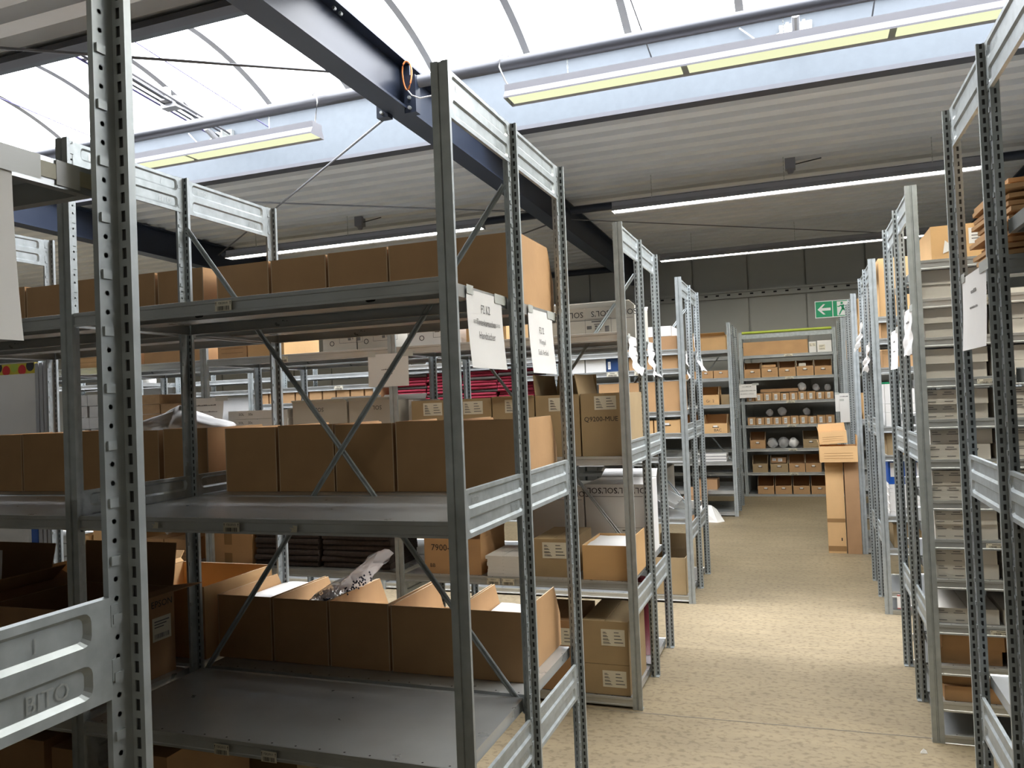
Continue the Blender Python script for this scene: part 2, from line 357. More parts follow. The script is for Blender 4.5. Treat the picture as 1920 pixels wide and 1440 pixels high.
# ------------------------------------------------------------------ fluorescent lamps, and added unseen fill lamps
def lamp(x0, x1, y, z, label, hang=None, tubes=3, glow='glow'):
    L = x1 - x0
    t = thing('strip_lamp', label, 'lamp', (x0, y, z), group='fluorescent strip lamps')
    hw = .085
    prof = [(-hw + .012, .006), (-hw, 0), (-hw, .012), (-.06, .055), (-.06, .10), (.06, .10), (.06, .055), (hw, .012), (hw, 0), (hw - .012, .006)]
    mb = MB().extrude_x(prof, 0, L)
    for xx in (0, L): mb.add([(xx, p[0], p[1]) for p in prof[1:9]], [tuple(range(8))])
    mb.extrude_x([(-hw + .012, .006), (-.055, .045), (.055, .045), (hw - .012, .006)], .0, L)
    mb.build('housing', 'lampw', t)
    n = tubes; seg = L / n
    g = MB().box(.02, -hw + .014, .012, seg - .02, hw - .014, .02).mesh('diffuser', glow)
    for k in range(n): put('diffuser', g, t, (k * seg, 0, 0))
    if hang:
        for fx in (.12, .5, .88) if L > 2.5 else (.15, .85):
            mb = MB(); top = hang - z
            k = 0; zz = .10
            while zz < top:
                mb.box(L * fx - .004 * (1 if k % 2 else .4), -.003 if k % 2 else -.006, zz, L * fx + .004 * (1 if k % 2 else .4), .003 if k % 2 else .006, zz + .022); zz += .018; k += 1
            mb.build('chain', 'lightsteel', t)
    return t
lamp(-1.765, 1.75, 5.0, 3.60, 'long strip lamp hanging under the skylight strut at upper right', 3.82, glow='glowdim')
lamp(-6.78, -3.26, 5.0, 3.60, 'strip lamp hanging under the skylight strut, left of the beam', 3.82, glow='glowdim')
lamp(-1.84, 1.69, 8.5, 3.60, 'strip lamp in the second row under the corrugated roof, right side', 3.95)
lamp(-6.95, -3.37, 8.5, 3.60, 'strip lamp in the second row, above the front rack cartons', 3.95)
lamp(-1.80, 1.80, 11.35, 3.49, 'strip lamp in the farthest row near the back wall', 3.86)
lamp(-.3, 2.3, 2.85, 3.68, 'added unseen fill lamp over the near aisle, front one', 4.03)  # out-of-view lamp added to brighten carton sides and right rack fronts
lamp(-.3, 2.3, 3.4, 3.68, 'added unseen fill lamp over the near aisle, rear one', 4.02)  # second out-of-view fill lamp, added to strengthen the first
lamp(-2.4, 1.1, -2.5, 3.76, 'added unseen fill lamp far behind the viewer, left of the aisle', 4.15)  # added out of view as fill for rack and carton fronts
def lampcable(x, y, dirn, label):
    pts = [(x, y, 3.68), (x - .03 * dirn, y - .03, 3.74), (x - .06 * dirn, y - .05, 3.83), (x - .05 * dirn, y - .05, 3.91), (x - .01, y, 3.915), (x, y + .05, 3.86)]
    tag(MB().tube(pts, .0055, 6).build('cable', 'cable', smooth=True), label, 'cable', 'lamp feed cables')
lampcable(-1.74, 5.0, 1, 'pale cable looped over the strut above the right skylight lamp')
lampcable(-3.28, 5.0, -1, 'pale cable looped over the strut above the left skylight lamp')
def cable_loop():
    pts = [(-2.46 + .035 * math.sin(a), 4.9 + .01 * math.sin(2 * a), 3.87 + .10 * math.cos(a)) for a in [2 * PI * k / 20 for k in range(21)]]
    t = thing('cable_loop', 'orange cable loop hanging at the roof beam bracket', 'cable', (0, 0, 0))
    MB().tube(pts, .006, 6).build('loop', 'orange', t, smooth=True)
    MB().tube([(-2.46, 4.9, 3.77), (-2.42, 4.88, 3.72), (-2.36, 4.88, 3.69), (-2.28, 4.9, 3.70), (-2.2, 4.93, 3.78)], .005, 6).build('tail', 'cable', t, smooth=True)
cable_loop()
def sensor(x, y, label):
    t = thing('ceiling_sensor', label, 'sensor', (x, y, ROOF(y)), group='small sensors under the roof')
    MB().box(-.05, -.05, -.10, .05, .05, .02).build('mount', 'lampw', t); MB().tube([(0, 0, -.10), (0, 0, -.14)], [.04, .025], 10).build('head', 'lampw', t)
    MB().tube([(.05, 0, -.05), (.3, 0, -.02)], .006, 6).build('lead', 'black', t)
sensor(-.01, 8.85 - .2, 'small white sensor under the roof above the second lamp at right')
sensor(-5.1, 8.9 - .2, 'small dark sensor under the roof behind the front rack')
# emergency exit sign on the back wall
def exit_sign():
    t = thing('exit_sign', 'green emergency exit sign with arrow and running figure on a right rack post', 'sign', (.395, 10.477, 2.565))
    MB().box(-.28, -.03, -.14, .28, 0, .14).build('board', 'signw', t)
    y = -.032
    MB().box(-.268, y, -.128, -.006, -.03, .128).box(.006, y, -.128, .268, -.03, .128).build('field', 'green', t)
    mb = MB(); y = -.034
    mb.add([(-.24, y, 0), (-.15, y, -.085), (-.115, y, -.085), (-.175, y, -.022), (-.03, y, -.022), (-.03, y, .022), (-.175, y, .022), (-.115, y, .085), (-.15, y, .085)],
           [(0, 1, 2, 3), (0, 3, 6), (0, 6, 7, 8), (3, 4, 5, 6)])
    mb.box(.07, y, -.115, .25, -.032, .115); mb.build('pictogram', 'signw', t)
    mb = MB(); y = -.037
    def limb(a, b, w0, w1):
        a = Vector(a); b = Vector(b); d = (b - a).normalized(); n = Vector((-d.y, d.x))
        mb.add([((a + n * w0).x, y, (a + n * w0).y), ((a - n * w0).x, y, (a - n * w0).y), ((b - n * w1).x, y, (b - n * w1).y), ((b + n * w1).x, y, (b + n * w1).y)], [(0, 1, 2, 3)])
    mb.add([(.145 + .02 * math.cos(k * PI / 5), y, .085 + .02 * math.sin(k * PI / 5)) for k in range(10)], [tuple(range(10))])
    limb((.15, .055), (.165, -.01), .024, .016); limb((.16, 0), (.13, -.045), .016, .012); limb((.13, -.045), (.10, -.105), .012, .009)
    limb((.165, 0), (.195, -.04), .016, .012); limb((.195, -.04), (.24, -.05), .012, .009)
    limb((.135, .05), (.10, .03), .010, .009); limb((.10, .03), (.075, .035), .009, .007); limb((.165, .05), (.2, .035), .010, .009); limb((.2, .035), (.215, .01), .009, .007)
    mb.build('runner', 'green', t)
exit_sign()
for o_ in [o for o in bpy.data.objects if o.name.startswith('exit_sign')]: o_.scale = (.72, .5, .74)

# ------------------------------------------------------------------ racks
PITCH = .025
def post_mesh(h=2.5):
    mb = MB()
    prof = [(-.025, .012), (-.025, 0), (-.005, 0), (-.003, .005), (.003, .005), (.005, 0), (.025, 0), (.025, .012)]
    for (xa, ya), (xb, yb) in zip(prof, prof[1:]): mb.quad((xa, ya, 0), (xb, yb, 0), (xb, yb, h), (xa, ya, h))
    n = int(h / PITCH)
    for s in (-1, 1):
        for xa, xb in ((.0045, .0105), (.0175, .025)): mb.quad((s * xa, .012, 0), (s * xb, .012, 0), (s * xb, .012, h), (s * xa, .012, h))
        z = 0
        for k in range(n):
            zb = k * PITCH + .005 if k else .0
            mb.quad((s * .0105, .012, k * PITCH), (s * .0175, .012, k * PITCH), (s * .0175, .012, k * PITCH + .010), (s * .0105, .012, k * PITCH + .010))
            a, b = k * PITCH + .010, (k + 1) * PITCH         # slot from a to b; short lips give the sheet its depth
            mb.quad((s * .0105, .012, a), (s * .0105, .012, b), (s * .0105, .010, b), (s * .0105, .010, a))
            mb.quad((s * .0175, .012, a), (s * .0175, .012, b), (s * .0175, .010, b), (s * .0175, .010, a))
        x = s * .0045
        mb.quad((x, .012, 0), (x, .027, 0), (x, .027, h), (x, .012, h)); mb.quad((x, .039, 0), (x, .045, 0), (x, .045, h), (x, .039, h))
        z = 0.0; k = 0
        while z < h - 1e-6:
            z2 = min(z + .025, h)
            if k % 2 == 0 or h - z < .02 or True:
                cy, cz, r = .033, z + .0125, .0036
                if k % 3 == 2:
                    mb.quad((x, .027, z), (x, .039, z), (x, .039, z2), (x, .027, z2))
                    mb.box(min(x, x + s * .003), .027, z + .006, max(x, x + s * .003), .041, z + .018)
                else:
                    o = [(.039, cz), (.039, z2), (cy, z2), (.027, z2), (.027, cz), (.027, z), (cy, z), (.039, z)]
                    i8 = [(cy + r * math.cos(q * PI / 4), cz + r * math.sin(q * PI / 4)) for q in range(8)]
                    mb.add([(x, p[0], p[1]) for p in o] + [(x, p[0], p[1]) for p in i8], [(q, (q + 1) % 8, 8 + (q + 1) % 8, 8 + q) for q in range(8)])
            z = z2; k += 1
    for s in (-1, 1): mb.quad((s * .006, .0085, 0), (s * .024, .0085, 0), (s * .024, .0085, h), (s * .006, .0085, h), 1)  # strips behind the slots, painted dark so the slots read as shaded
    mb.quad((-.0045, .045, 0), (.0045, .045, 0), (.0045, .045, h), (-.0045, .045, h))
    mb.box(-.024, .001, 0, .024, .044, .004)
    return mb.mesh('post', ['zincpost', 'slotshade'])
POST = post_mesh()
def shelf_mesh(wd=1.281, d=.515, holes=True):
    mb = MB()
    prof = [(.016, -.040), (0, -.042), (0, -.035), (.003, -.033), (.003, -.011), (0, -.009), (0, .002), (.005, .003), (.010, 0), (d - .010, 0), (d - .005, .003), (d, .002), (d, -.035), (d - .016, -.035)]
    mb.extrude_x(prof, 0, wd)
    for x in (0, wd):
        mb.quad((x, .004, 0), (x, d - .004, 0), (x, d - .004, -.036), (x, .004, -.036))
        xi = x + (.014 if x == 0 else -.014); mb.quad((x, .004, -.036), (x, d - .004, -.036), (xi, d - .004, -.036), (xi, .004, -.036))
    mb.box(.01, .20, -.026, wd - .01, .29, -.001)
    return mb.mesh('shelf', 'zincshelf')
SHELF = shelf_mesh()
def shelf_hole_mesh():
    mb = MB()
    for x in (.32, .96):
        pts = [(x + .016 * math.cos(k * PI / 6) + (.006 if math.cos(k * PI / 6) > 0 else -.006), .015 + 0, -.0225 + .0) for k in range(12)]
        mb.add([(x + (.010 * math.cos(k * PI / 6)) + (.007 if math.cos(k * PI / 6) > 0 else -.007), .1995, -.013 + .006 * math.sin(k * PI / 6)) for k in range(12)], [tuple(range(12))])
    for k in range(16):
        x = .05 + k * .08
        mb.add([(x + .0035 * math.cos(a * PI / 3), .018 + .0035 * math.sin(a * PI / 3), .0008) for a in range(6)], [tuple(range(6))])
    return mb.mesh('punched_holes', 'dark')
HOLES = shelf_hole_mesh()
def rr_loop(y0, y1, z0, z1, r, n=4):
    pts = []
    for cy, cz, a in ((y1 - r, z1 - r, 0), (y0 + r, z1 - r, 1), (y0 + r, z0 + r, 2), (y1 - r, z0 + r, 3)):
        for k in range(n): pts.append((cy + r * math.cos(a * PI / 2 + k * PI / 2 / (n - 1)), cz + r * math.sin(a * PI / 2 + k * PI / 2 / (n - 1))))
    return pts
def panel_mesh(L=.49, h=.13):
    mb = MB(); hh = h / 2
    for zc in (-hh / 2, -hh * 1.5):
        ro = rr_loop(.03, L - .03, zc - .020, zc + .022, .012); ri = rr_loop(.038, L - .038, zc - .013, zc + .017, .009); N = len(ro)
        top, bot = zc + hh / 2, zc - hh / 2
        out = []
        for y, z in ro:
            if z > zc + .0215: out.append((y, top))
            elif z < zc - .0195: out.append((y, bot))
            else:
                yy = L if y > L / 2 else 0; out.append((yy, z))
        cs = [(L, top), (0, top), (0, bot), (L, bot)]
        for ci, qi in ((0, 2), (1, 4 + 1), (2, 8 + 2), (3, 12 + 1)): out[qi] = cs[ci]
        vs = [(0, y, z) for y, z in out] + [(0, y, z) for y, z in ro] + [(-.006, y, z) for y, z in ri]
        fs = [(i, (i + 1) % N, N + (i + 1) % N, N + i) for i in range(N)] + [(N + i, N + (i + 1) % N, 2 * N + (i + 1) % N, 2 * N + i) for i in range(N)] + [tuple(range(2 * N, 3 * N))]
        mb.add(vs, fs)
    mb.quad((0, 0, 0), (0, L, 0), (-.010, L, .001), (-.010, 0, .001)); mb.quad((0, 0, -h), (0, L, -h), (-.010, L, -h), (-.010, 0, -h))
    for yy in (0.0, L):                                   # hook tabs over the post web
        s = -1 if yy == 0 else 1
        for zz in (-.022, -.092): mb.box(-.002, min(yy, yy + s * .012), zz - .016, .0005, max(yy, yy + s * .012), zz + .012)
    return mb.mesh('end_panel', 'zinc')
PANEL = panel_mesh()
def panel_text(txt, size, y, z):
    mb = MB()
    for off in (-.0045, -.0075):
        fn = face_fn('r', off); text_on(mb, txt, size, fn, y, z, sx=.9)
    return mb.mesh('lettering', 'emboss')
PTEXT = [panel_text('BITO', .030, .40, -.0975), panel_text('BITO', .026, .09, -.034), panel_text('1', .026, .385, -.032)]
def rack(label, xs, a, bays_front, bays_back, side=1, panels=(2.497, 1.366, .590), braces=(), rear=True, name='shelving_rack', group='galvanized shelving racks', d=.54):
    """xs: frame positions; bays_*: for each bay (between xs[i], xs[i+1]) the shelf heights"""
    t = thing(name, label, 'rack', (xs[0], a, 0), group=group)
    X0 = xs[0]
    rows = 2 if rear else 1
    for i, x in enumerate(xs):
        put('post', POST, t, (x - X0, 0, 0)); put('post', POST, t, (x - X0, d, 0), PI)
        if rear: put('post', POST, t, (x - X0, 2 * d, 0), PI)
        for k in range(rows):
            for z in panels:
                y = .038 if k == 0 else d + .012
                L = .49
                if k == 1: y = d + .006
                p = put('end_panel', PANEL, t, (x - X0 + .006 * side, y if side > 0 else y + L, z), 0 if side > 0 else PI, None)
                if i < 2:
                    for q in PTEXT: put('lettering', q, p)
    for lv, yoff in ((bays_front, .006), (bays_back, d + .008)):
        for i, zs in enumerate(lv):
            x0 = min(xs[i], xs[i + 1]) + .026 - X0
            for z in zs:
                s = put('shelf', SHELF, t, (x0, yoff, z))
                if i == 0: put('punched_holes', HOLES, s)
    for i in braces:
        x0, x1 = sorted((xs[i] - X0, xs[i + 1] - X0)); x0 += .02; x1 -= .02; y = d + .022
        y = d - .012
        for (za, zb, yy) in ((2.30, .60, y), (.60, 2.30, y - .008)):
            A = Vector((x0, yy, za)); B = Vector((x1, yy, zb)); dd = (B - A).normalized(); nn = Vector((-dd.z, 0, dd.x)) * .0065
            MB().tube([A + nn, B + nn], .0038, 5).tube([A - nn, B - nn], .0038, 5).plate((A - nn * .9 + Vector((0, .002, 0)), B - nn * .9 + Vector((0, .002, 0)), B + nn * .9 + Vector((0, .002, 0)), A + nn * .9 + Vector((0, .002, 0))), .0012).build('brace', 'zinc', t)
    return t
XL, XR, W = -.8576, .5013, 1.3334
LX = [XL - W * k for k in range(6)]
RX = [XR + W * k for k in range(4)]
A1, A2, A3, A4 = 1.895, 4.035, 6.175, 10.603
B1, B2, B3, B4, B5 = 1.885, 3.991, 6.147, 8.317, 10.48
std = [.055, .645, 1.288, 1.932]
rack0 = rack('nearest galvanized rack, its rear upright and end panel large at left edge', LX[:3], -.245, [std] * 2, [std] * 2)
rack1 = rack('front left galvanized rack holding rows of brown cartons', LX[:5], A1, [std] * 4, [std] * 4, braces=(0, 2))
rack2 = rack('second galvanized rack on the left, behind the brown carton rows', LX[:6], A2, [std] * 5, [std] * 5, braces=(0,))
r3 = [[.055, .645, 1.115, 1.30, 1.468, 1.797, 1.945], [.055, .645, 1.47, 1.945], [.055, .645, 1.30, 1.66, 1.80], [.055, .645, 1.30, 1.80], std]
rack3 = rack('third galvanized rack on the left with closely spaced shelves', LX[:6], A3, r3, [[.055, .645, 1.06, 1.47, 1.71], std, std, std, std], braces=(0,))
six = [.055, .33, .70, 1.07, 1.44, 1.785, 2.15]
rack4 = rack('far left galvanized rack close to the cross rack at the aisle end', LX[:4], A4, [six] * 3, [six] * 3, braces=(0,))
seven = [.03, .36, .72, 1.08, 1.44, 1.80, 2.14]
rack5 = rack('cross rack closing the aisle at the back wall', [.476 + W, .476, .476 - W, .476 - 2 * W, .476 - 3 * W], 12.65, [seven] * 4, [], panels=(2.42,), rear=False)
MB().box(-W + .03 - W, .0, 2.40, -W - .03, .012, 2.46).build('crossbar', 'zinc', rack5)
MB().tube([(-2 * W + .03, .004, 2.49), (-W - .03, .004, 2.49)], .02, 10).build('green_bar', 'lime', rack5)['label'] = 'lime green bar on top'
rackR1 = rack('nearest right-hand galvanized rack, cut by the right picture edge', RX, B1, [[.055, .66, 1.30, 1.63, 2.02]] * 3, [[.055, .655, 1.29, 1.932]] * 3, side=-1)
dense = [.035, .182, .342, .524, .725, .902, 1.075, 1.258, 1.438, 1.622, 1.805, 1.98, 2.154]
rackR2 = rack('second right-hand galvanized rack with many closely spaced shelves of flat cartons', RX, B2, [dense] * 3, [dense] * 3, side=-1)
rackR3 = rack('third right-hand galvanized rack with mixed boxes and blue folders', RX[:3], B3, [[.03, .159, .455, .686, 1.11, 1.31, 1.725, 1.931, 2.085]] * 2, [std] * 2, side=-1)
rackR4 = rack('fourth right-hand galvanized rack beside the standing brown cartons', RX[:3], B4, [std] * 2, [std] * 2, side=-1)
rackR5 = rack('farthest right-hand galvanized rack beside the cross rack', RX[:3], B5, [std] * 2, [std] * 2, side=-1)
# location labels stuck on the shelf fronts
def loc_label(rk, x, y, z, txt, wd=.054, h=.027, torn=False):
    lx, ly = x - rk.location.x, y - rk.location.y
    txt = txt or '#'
    if torn:
        o = MB().add([(0, 0, -.010), (.022, 0, -.010), (.024, 0, .008), (.008, 0, .010), (.012, 0, .002), (-.004, 0, .004), (.006, 0, -.003)], [(0, 1, 2, 3, 4), (0, 4, 5, 6)]).build('torn_label', 'cream', rk, (lx, ly - .0015, z)); return
    o = MB().box(-wd / 2, -.001, -h / 2, wd / 2, 0, h / 2).build('location_label', 'cream', rk, (lx, ly - .001, z))
    mb = MB(); fn = face_fn('f', -.0016)
    if txt[0] == '#': line(mb, fn, -wd * .22, h * .20, wd * .22, h * .32)
    else: text_on(mb, txt, .0092, fn, 0, h * .25, sx=.85)
    for s in (-1, 1):
        u = s * wd * .44; line(mb, fn, u - .0006, h * .08, u + .0006, h * .40); mb.add([fn(u - .0018, h * .28), fn(u + .0018, h * .28), fn(u, h * .44)], [(0, 1, 2)])
    mb.build('lettering', 'ink', o)
    mb = MB(); bars(mb, fn, -wd * .37, -h * .44, wd * .37, -h * .03, n=30); mb.build('barcode', 'ink', o)
loc_label(rack1, -1.575, A1, 1.911, 'F2K2/01/4', .058, .030)
loc_label(rack1, -1.572, A1, 1.266, 'F2K2/01/3', .056, .028)
loc_label(rack1, -1.633, A1, .620, 'F2K2/01/2', .052, .030); loc_label(rack1, -1.468, A1, .618, 'F2K2/01/1', .052, .030)
for x, z in ((-1.37, 1.265), (-1.865, 1.268)): loc_label(rack1, x, A1, z, '', torn=True)
loc_label(rack2, -2.93, A2, 1.905, 'F2I2/02/4', .075, .034); loc_label(rack2, -1.62, A2, .625, 'F2I2/01/2', .075, .034); loc_label(rack2, -1.535, A2, .625, 'F2I2/01/1', .07, .034)
for x, z, s in ((-1.40, 1.775, '#'), (-1.18, 1.775, '#'), (-3.3, 1.92, '#'), (-3.9, 1.78, '#')): loc_label(rack3, x, A3, z, s, .09, .034)
for z in (2.12, 1.78, 1.42, 1.06, .70, .34): loc_label(rack5, -.17, 12.65, z, '#', .12, .034)
for z in dense[3:12:2]: loc_label(rackR2, .765, B2, z - .02, '#', .08, .02)

# ------------------------------------------------------------------ cartons
ORD = ['first', 'second', 'third', 'fourth', 'fifth', 'sixth', 'seventh', 'eighth', 'ninth', 'tenth', 'eleventh', 'twelfth']
def bin_mesh(wd, d, h, lo, slope, low_side, tone):
    key = ('bin', round(wd, 3), round(d, 3), round(h, 3), lo, low_side, tone)
    if key in _cm: return _cm[key]
    mb = MB(); t = .004; fy = (lambda y: y) if low_side == 'k' else (lambda y: d - y)
    side = [(0, 0), (d, 0), (d, h * lo), (d - slope, h), (0, h)]
    for x in (0, wd - t):
        vs = [(xx, fy(y), z) for xx in (x, x + t) for y, z in side]
        mb.add(vs, [(0, 1, 2, 3, 4), (9, 8, 7, 6, 5), (0, 5, 6, 1), (1, 6, 7, 2), ]); mb.add(vs, [(2, 7, 8, 3), (3, 8, 9, 4), (4, 9, 5, 0)], 1)
    a, b = sorted((fy(0), fy(t))); mb.box(t, a, 0, wd - t, b, h, 0, 't'); mb.quad((t, a, h), (wd - t, a, h), (wd - t, b, h), (t, b, h), 1)
    a, b = sorted((fy(d), fy(d - t))); mb.box(t, a, 0, wd - t, b, h * lo, 0)
    mb.box(t, t, 0, wd - t, d - t, .004)
    _cm[key] = mb.mesh('body', [tone, 'edge']); return _cm[key]
_cm = {}
def body_mesh(wd, d, h, tone, open_):
    key = (round(wd, 3), round(d, 3), round(h, 3), tone, open_)
    if key in _cm: return _cm[key]
    mb = MB(); t = .004
    if open_:
        mb.box(0, 0, 0, wd, d, h, 0, 't'); mb.box(t, t, .005, wd - t, d - t, h, 0, 't')
        for q in (((0, 0), (wd, 0), (wd - t, t), (t, t)), ((wd, 0), (wd, d), (wd - t, d - t), (wd - t, t)), ((wd, d), (0, d), (t, d - t), (wd - t, d - t)), ((0, d), (0, 0), (t, t), (t, d - t))):
            mb.quad(*[(p[0], p[1], h) for p in q], mi=1)
    else:
        mb.box(0, 0, 0, wd, d, h - .004)
        g = .0015
        if d >= wd * .6: mb.box(0, 0, h - .004, wd / 2 - g, d, h).box(wd / 2 + g, 0, h - .004, wd, d, h)
        else: mb.box(0, 0, h - .004, wd, d / 2 - g, h).box(0, d / 2 + g, h - .004, wd, d, h)
    _cm[key] = mb.mesh('body', [tone, 'edge' if tone not in ('whitec', 'greyc', 'palec') else tone]); return _cm[key]
def carton(label, x0, x1, y0, y1, z0, z1, tone='kraft', open_=False, flaps=(), sticker=None, print_=None, tape=False, group=None, rz=0, name='carton', back=None, cat='box', grip=False, lines=False, fill=None, bin_=None):
    wd, d, h = x1 - x0, y1 - y0, z1 - z0
    t = thing(name, label, cat, (x0, y0, z0 + .001), rz, group)
    put('body', bin_mesh(wd, d, h, bin_[1], bin_[2], bin_[0], tone) if bin_ else body_mesh(wd, d, h, tone, open_), t)
    if bin_ and bin_[0] == 'f': h *= bin_[1]
    T = .004
    for side, ang, ln in flaps:                       # ang: 0 = flat outward, 90 = straight up
        a = math.radians(ang); c, s = math.cos(a) * ln, math.sin(a) * ln
        if side == 'f': q = ((0, 0, h), (wd, 0, h), (wd * .98, -c, h + s), (wd * .02, -c, h + s))
        elif side == 'k': q = ((wd, d, h), (0, d, h), (wd * .02, d + c, h + s), (wd * .98, d + c, h + s))
        elif side == 'r': q = ((wd, 0, h), (wd, d, h), (wd + c, d * .98, h + s), (wd + c, d * .02, h + s))
        elif side == 'rt': q = ((wd, 0.0, h), (wd, d, h), (wd + c, d * .95, h + s), (wd + c * .3, d * .30, h + s * .82))
        else: q = ((0, d, h), (0, 0, h), (-c, d * .02, h + s), (-c, d * .98, h + s))
        MB().plate(q, T).build('flap', tone, t)
    if sticker:
        for (u, v, sw, sh, side, kind) in sticker:
            off = {'f': -.0012, 'r': wd + .0012, 'l': -.0012}[side]; fn = face_fn(side, off)
            base = MB()
            eps = {'f': 0.0, 'r': 0.0, 'l': 0.0}[side]
            line(base, fn, u, v, u + sw, v + sh); s_ = base.build('sticker', 'cream' if kind != 'w' else 'paper', t)
            off2 = {'f': -.0020, 'r': wd + .0020, 'l': -.0020}[side]; fn2 = face_fn(side, off2); mb = MB()
            if kind == 'a':
                for k in range(4):
                    vv = v + sh * (.82 - .2 * k)
                    line(mb, fn2, u + sw * .08, vv - sh * .03, u + sw * (.2 + .05 * k), vv + sh * .01); line(mb, fn2, u + sw * .55, vv - sh * .035, u + sw * (.75 + .06 * k), vv + sh * .02)
                    line(mb, fn2, u + sw * .08, vv - sh * .09, u + sw * (.25 + .05 * k), vv - sh * .055)
            elif kind == 'b':
                for k in range(3): line(mb, fn2, u + sw * .1, v + sh * (.80 - .12 * k), u + sw * (.9 - .15 * k), v + sh * (.85 - .12 * k))
                bars(mb, fn2, u + sw * .1, v + sh * .1, u + sw * .9, v + sh * .3)
            else:
                for k in range(3): line(mb, fn2, u + sw * .12, v + sh * (.68 - .2 * k), u + sw * (.85 - .1 * k), v + sh * (.74 - .2 * k))
            mb.build('print', 'grey_ink', s_)
    if print_:
        for (txt, u, v, size, side, r180) in print_:
            off = {'f': -.0014, 'r': wd + .0014, 'l': -.0014}[side]; text_on(MB(), txt, size, face_fn(side, off), u, v, rot180=r180).build('lettering', 'ink', t)
    if lines:
        mb = MB(); fn = face_fn('f', -.0012)
        for k in range(3): line(mb, fn, wd * .12, h * (.55 - .16 * k), wd * .88, h * (.57 - .16 * k))
        mb.build('print', 'tape', t)
    if grip:
        mb = MB(); fn = face_fn('f', -.0012); line(mb, fn, wd * .36, h * .58, wd * .64, h * .66); mb.build('grip_hole', 'dark', t)
        mb = MB(); fn = face_fn('f', -.002); line(mb, fn, wd * .40, h * .64, wd * .58, h * .80); mb.build('sticker', 'paper', t)
    if tape:
        MB().box(wd * .42, -.001, h * .35, wd * .58, 0, h).build('tape', 'tape', t); MB().box(wd * .42, -.001, 0, wd * .58, 0, h * .2).build('tape', 'tape', t)
    if fill:
        m, lv = fill; fx = MB(); nx = 5
        rr = random.Random(int(abs(x0) * 1000)); g = [[lv + rr.uniform(-.012, .02) for _ in range(nx + 1)] for _ in range(nx + 1)]
        vs = [(.008 + (wd - .016) * i / nx, .008 + (d - .016) * j / nx, h * g[i][j] if lv < 3 else g[i][j]) for i in range(nx + 1) for j in range(nx + 1)]
        fx.add(vs, [(i * (nx + 1) + j, (i + 1) * (nx + 1) + j, (i + 1) * (nx + 1) + j + 1, i * (nx + 1) + j + 1) for i in range(nx) for j in range(nx)])
        f_ = fx.build('contents', m, t, smooth=True); f_['label'] = 'loose contents'; f_['kind'] = 'stuff'
    return t
# --- front left rack (rear half shelves), three carton rows
G = 'brown cartons on the front left rack'
ya, yb = 2.562, 2.965
for sh, z0, z1, segs in (('top', 1.932, 2.178, [(-2.158, -1.912), (-1.902, -1.656), (-1.646, -1.395), (-1.387, -1.142), (-1.136, -.892)]),
                         ('middle', 1.288, 1.5375, [(-2.14, -1.902), (-1.893, -1.648), (-1.641, -1.397), (-1.388, -1.150), (-1.145, -.905)])):
    for i, (u, v) in enumerate(segs):
        carton('plain brown bin, %s from left, %s row, nearest bay of front left rack' % (ORD[i], sh), u, v, ya + random.uniform(-.004, .004), yb, z0, z1 + random.uniform(-.003, .003), 'kraft', group=G, bin_=('k', .5, .06))
for sh, z0, z1, segs in (('top', 1.932, 2.185, [(-3.46, -3.20), (-3.19, -2.918), (-2.91, -2.70), (-2.69, -2.47), (-2.455, -2.225)]),
                         ('middle', 1.288, 1.540, [(-3.47, -3.245), (-3.238, -2.93), (-2.922, -2.70), (-2.694, -2.476), (-2.452, -2.228)])):
    for i, (u, v) in enumerate(segs):
        carton('plain brown bin, %s from left, %s row, second bay of front left rack' % (ORD[i], sh), u, v, ya, yb, z0, z1 + random.uniform(-.004, .004), 'kraft', group=G, bin_=('k', .5, .06))
for i, (u, v) in enumerate([(-2.19, -1.94), (-1.932, -1.690), (-1.683, -1.434), (-1.425, -1.178), (-1.172, -.925)]):
    carton('brown bin with sloped side walls, %s from left, bottom row, front left rack' % ORD[i], u, v, 2.545, 2.985, .645, .885 + random.uniform(-.004, .004), 'kraft', group=G, fill=('paper', (.80, .72, .42, .42, .62)[i]), bin_=('k', .5, .065))
# crumpled bag sheet in a middle-row carton and the clear bag with beads
def blob(label, name, cat, m, loc, sx, sy, sz, seed, amp=.35, part='film', n=14, top_pinch=0.0, group=None):
    rr = random.Random(seed); mb = MB(); R_, S_ = n, n * 2
    ph = [rr.uniform(0, 6.28) for _ in range(8)]
    def P(i, j):
        a = -PI / 2 + PI * i / R_; b = 2 * PI * j / S_
        k = 1 + amp * (.4 * math.sin(3 * b + ph[0] + 2 * a) + .3 * math.sin(5 * b + ph[1] - 3 * a) + .3 * math.sin(4 * a + ph[2]) * math.cos(2 * b + ph[3]) + .2 * math.sin(9 * b + 5 * a + ph[4]))
        rxy = math.cos(a) * k * (1 - top_pinch * max(0, math.sin(a)))
        return (sx * rxy * math.cos(b), sy * rxy * math.sin(b), max(0, sz * (math.sin(a) * (1 + .15 * amp * math.sin(4 * b + ph[5])) + 1) / 2))
    vs = [P(i, j) for i in range(R_ + 1) for j in range(S_)]
    fs = [(i * S_ + j, i * S_ + (j + 1) % S_, (i + 1) * S_ + (j + 1) % S_, (i + 1) * S_ + j) for i in range(R_) for j in range(S_)]
    mb.add(vs, fs)
    t = thing(name, label, cat, loc, 0, group); mb.build(part, m, t, smooth=True); return t
blob('crumpled white plastic sheet bulging from a middle-row carton', 'plastic_sheet', 'sheet', 'paper', (-2.56, 2.78, 1.46), .22, .13, .17, 9, .75, n=22, top_pinch=.75)
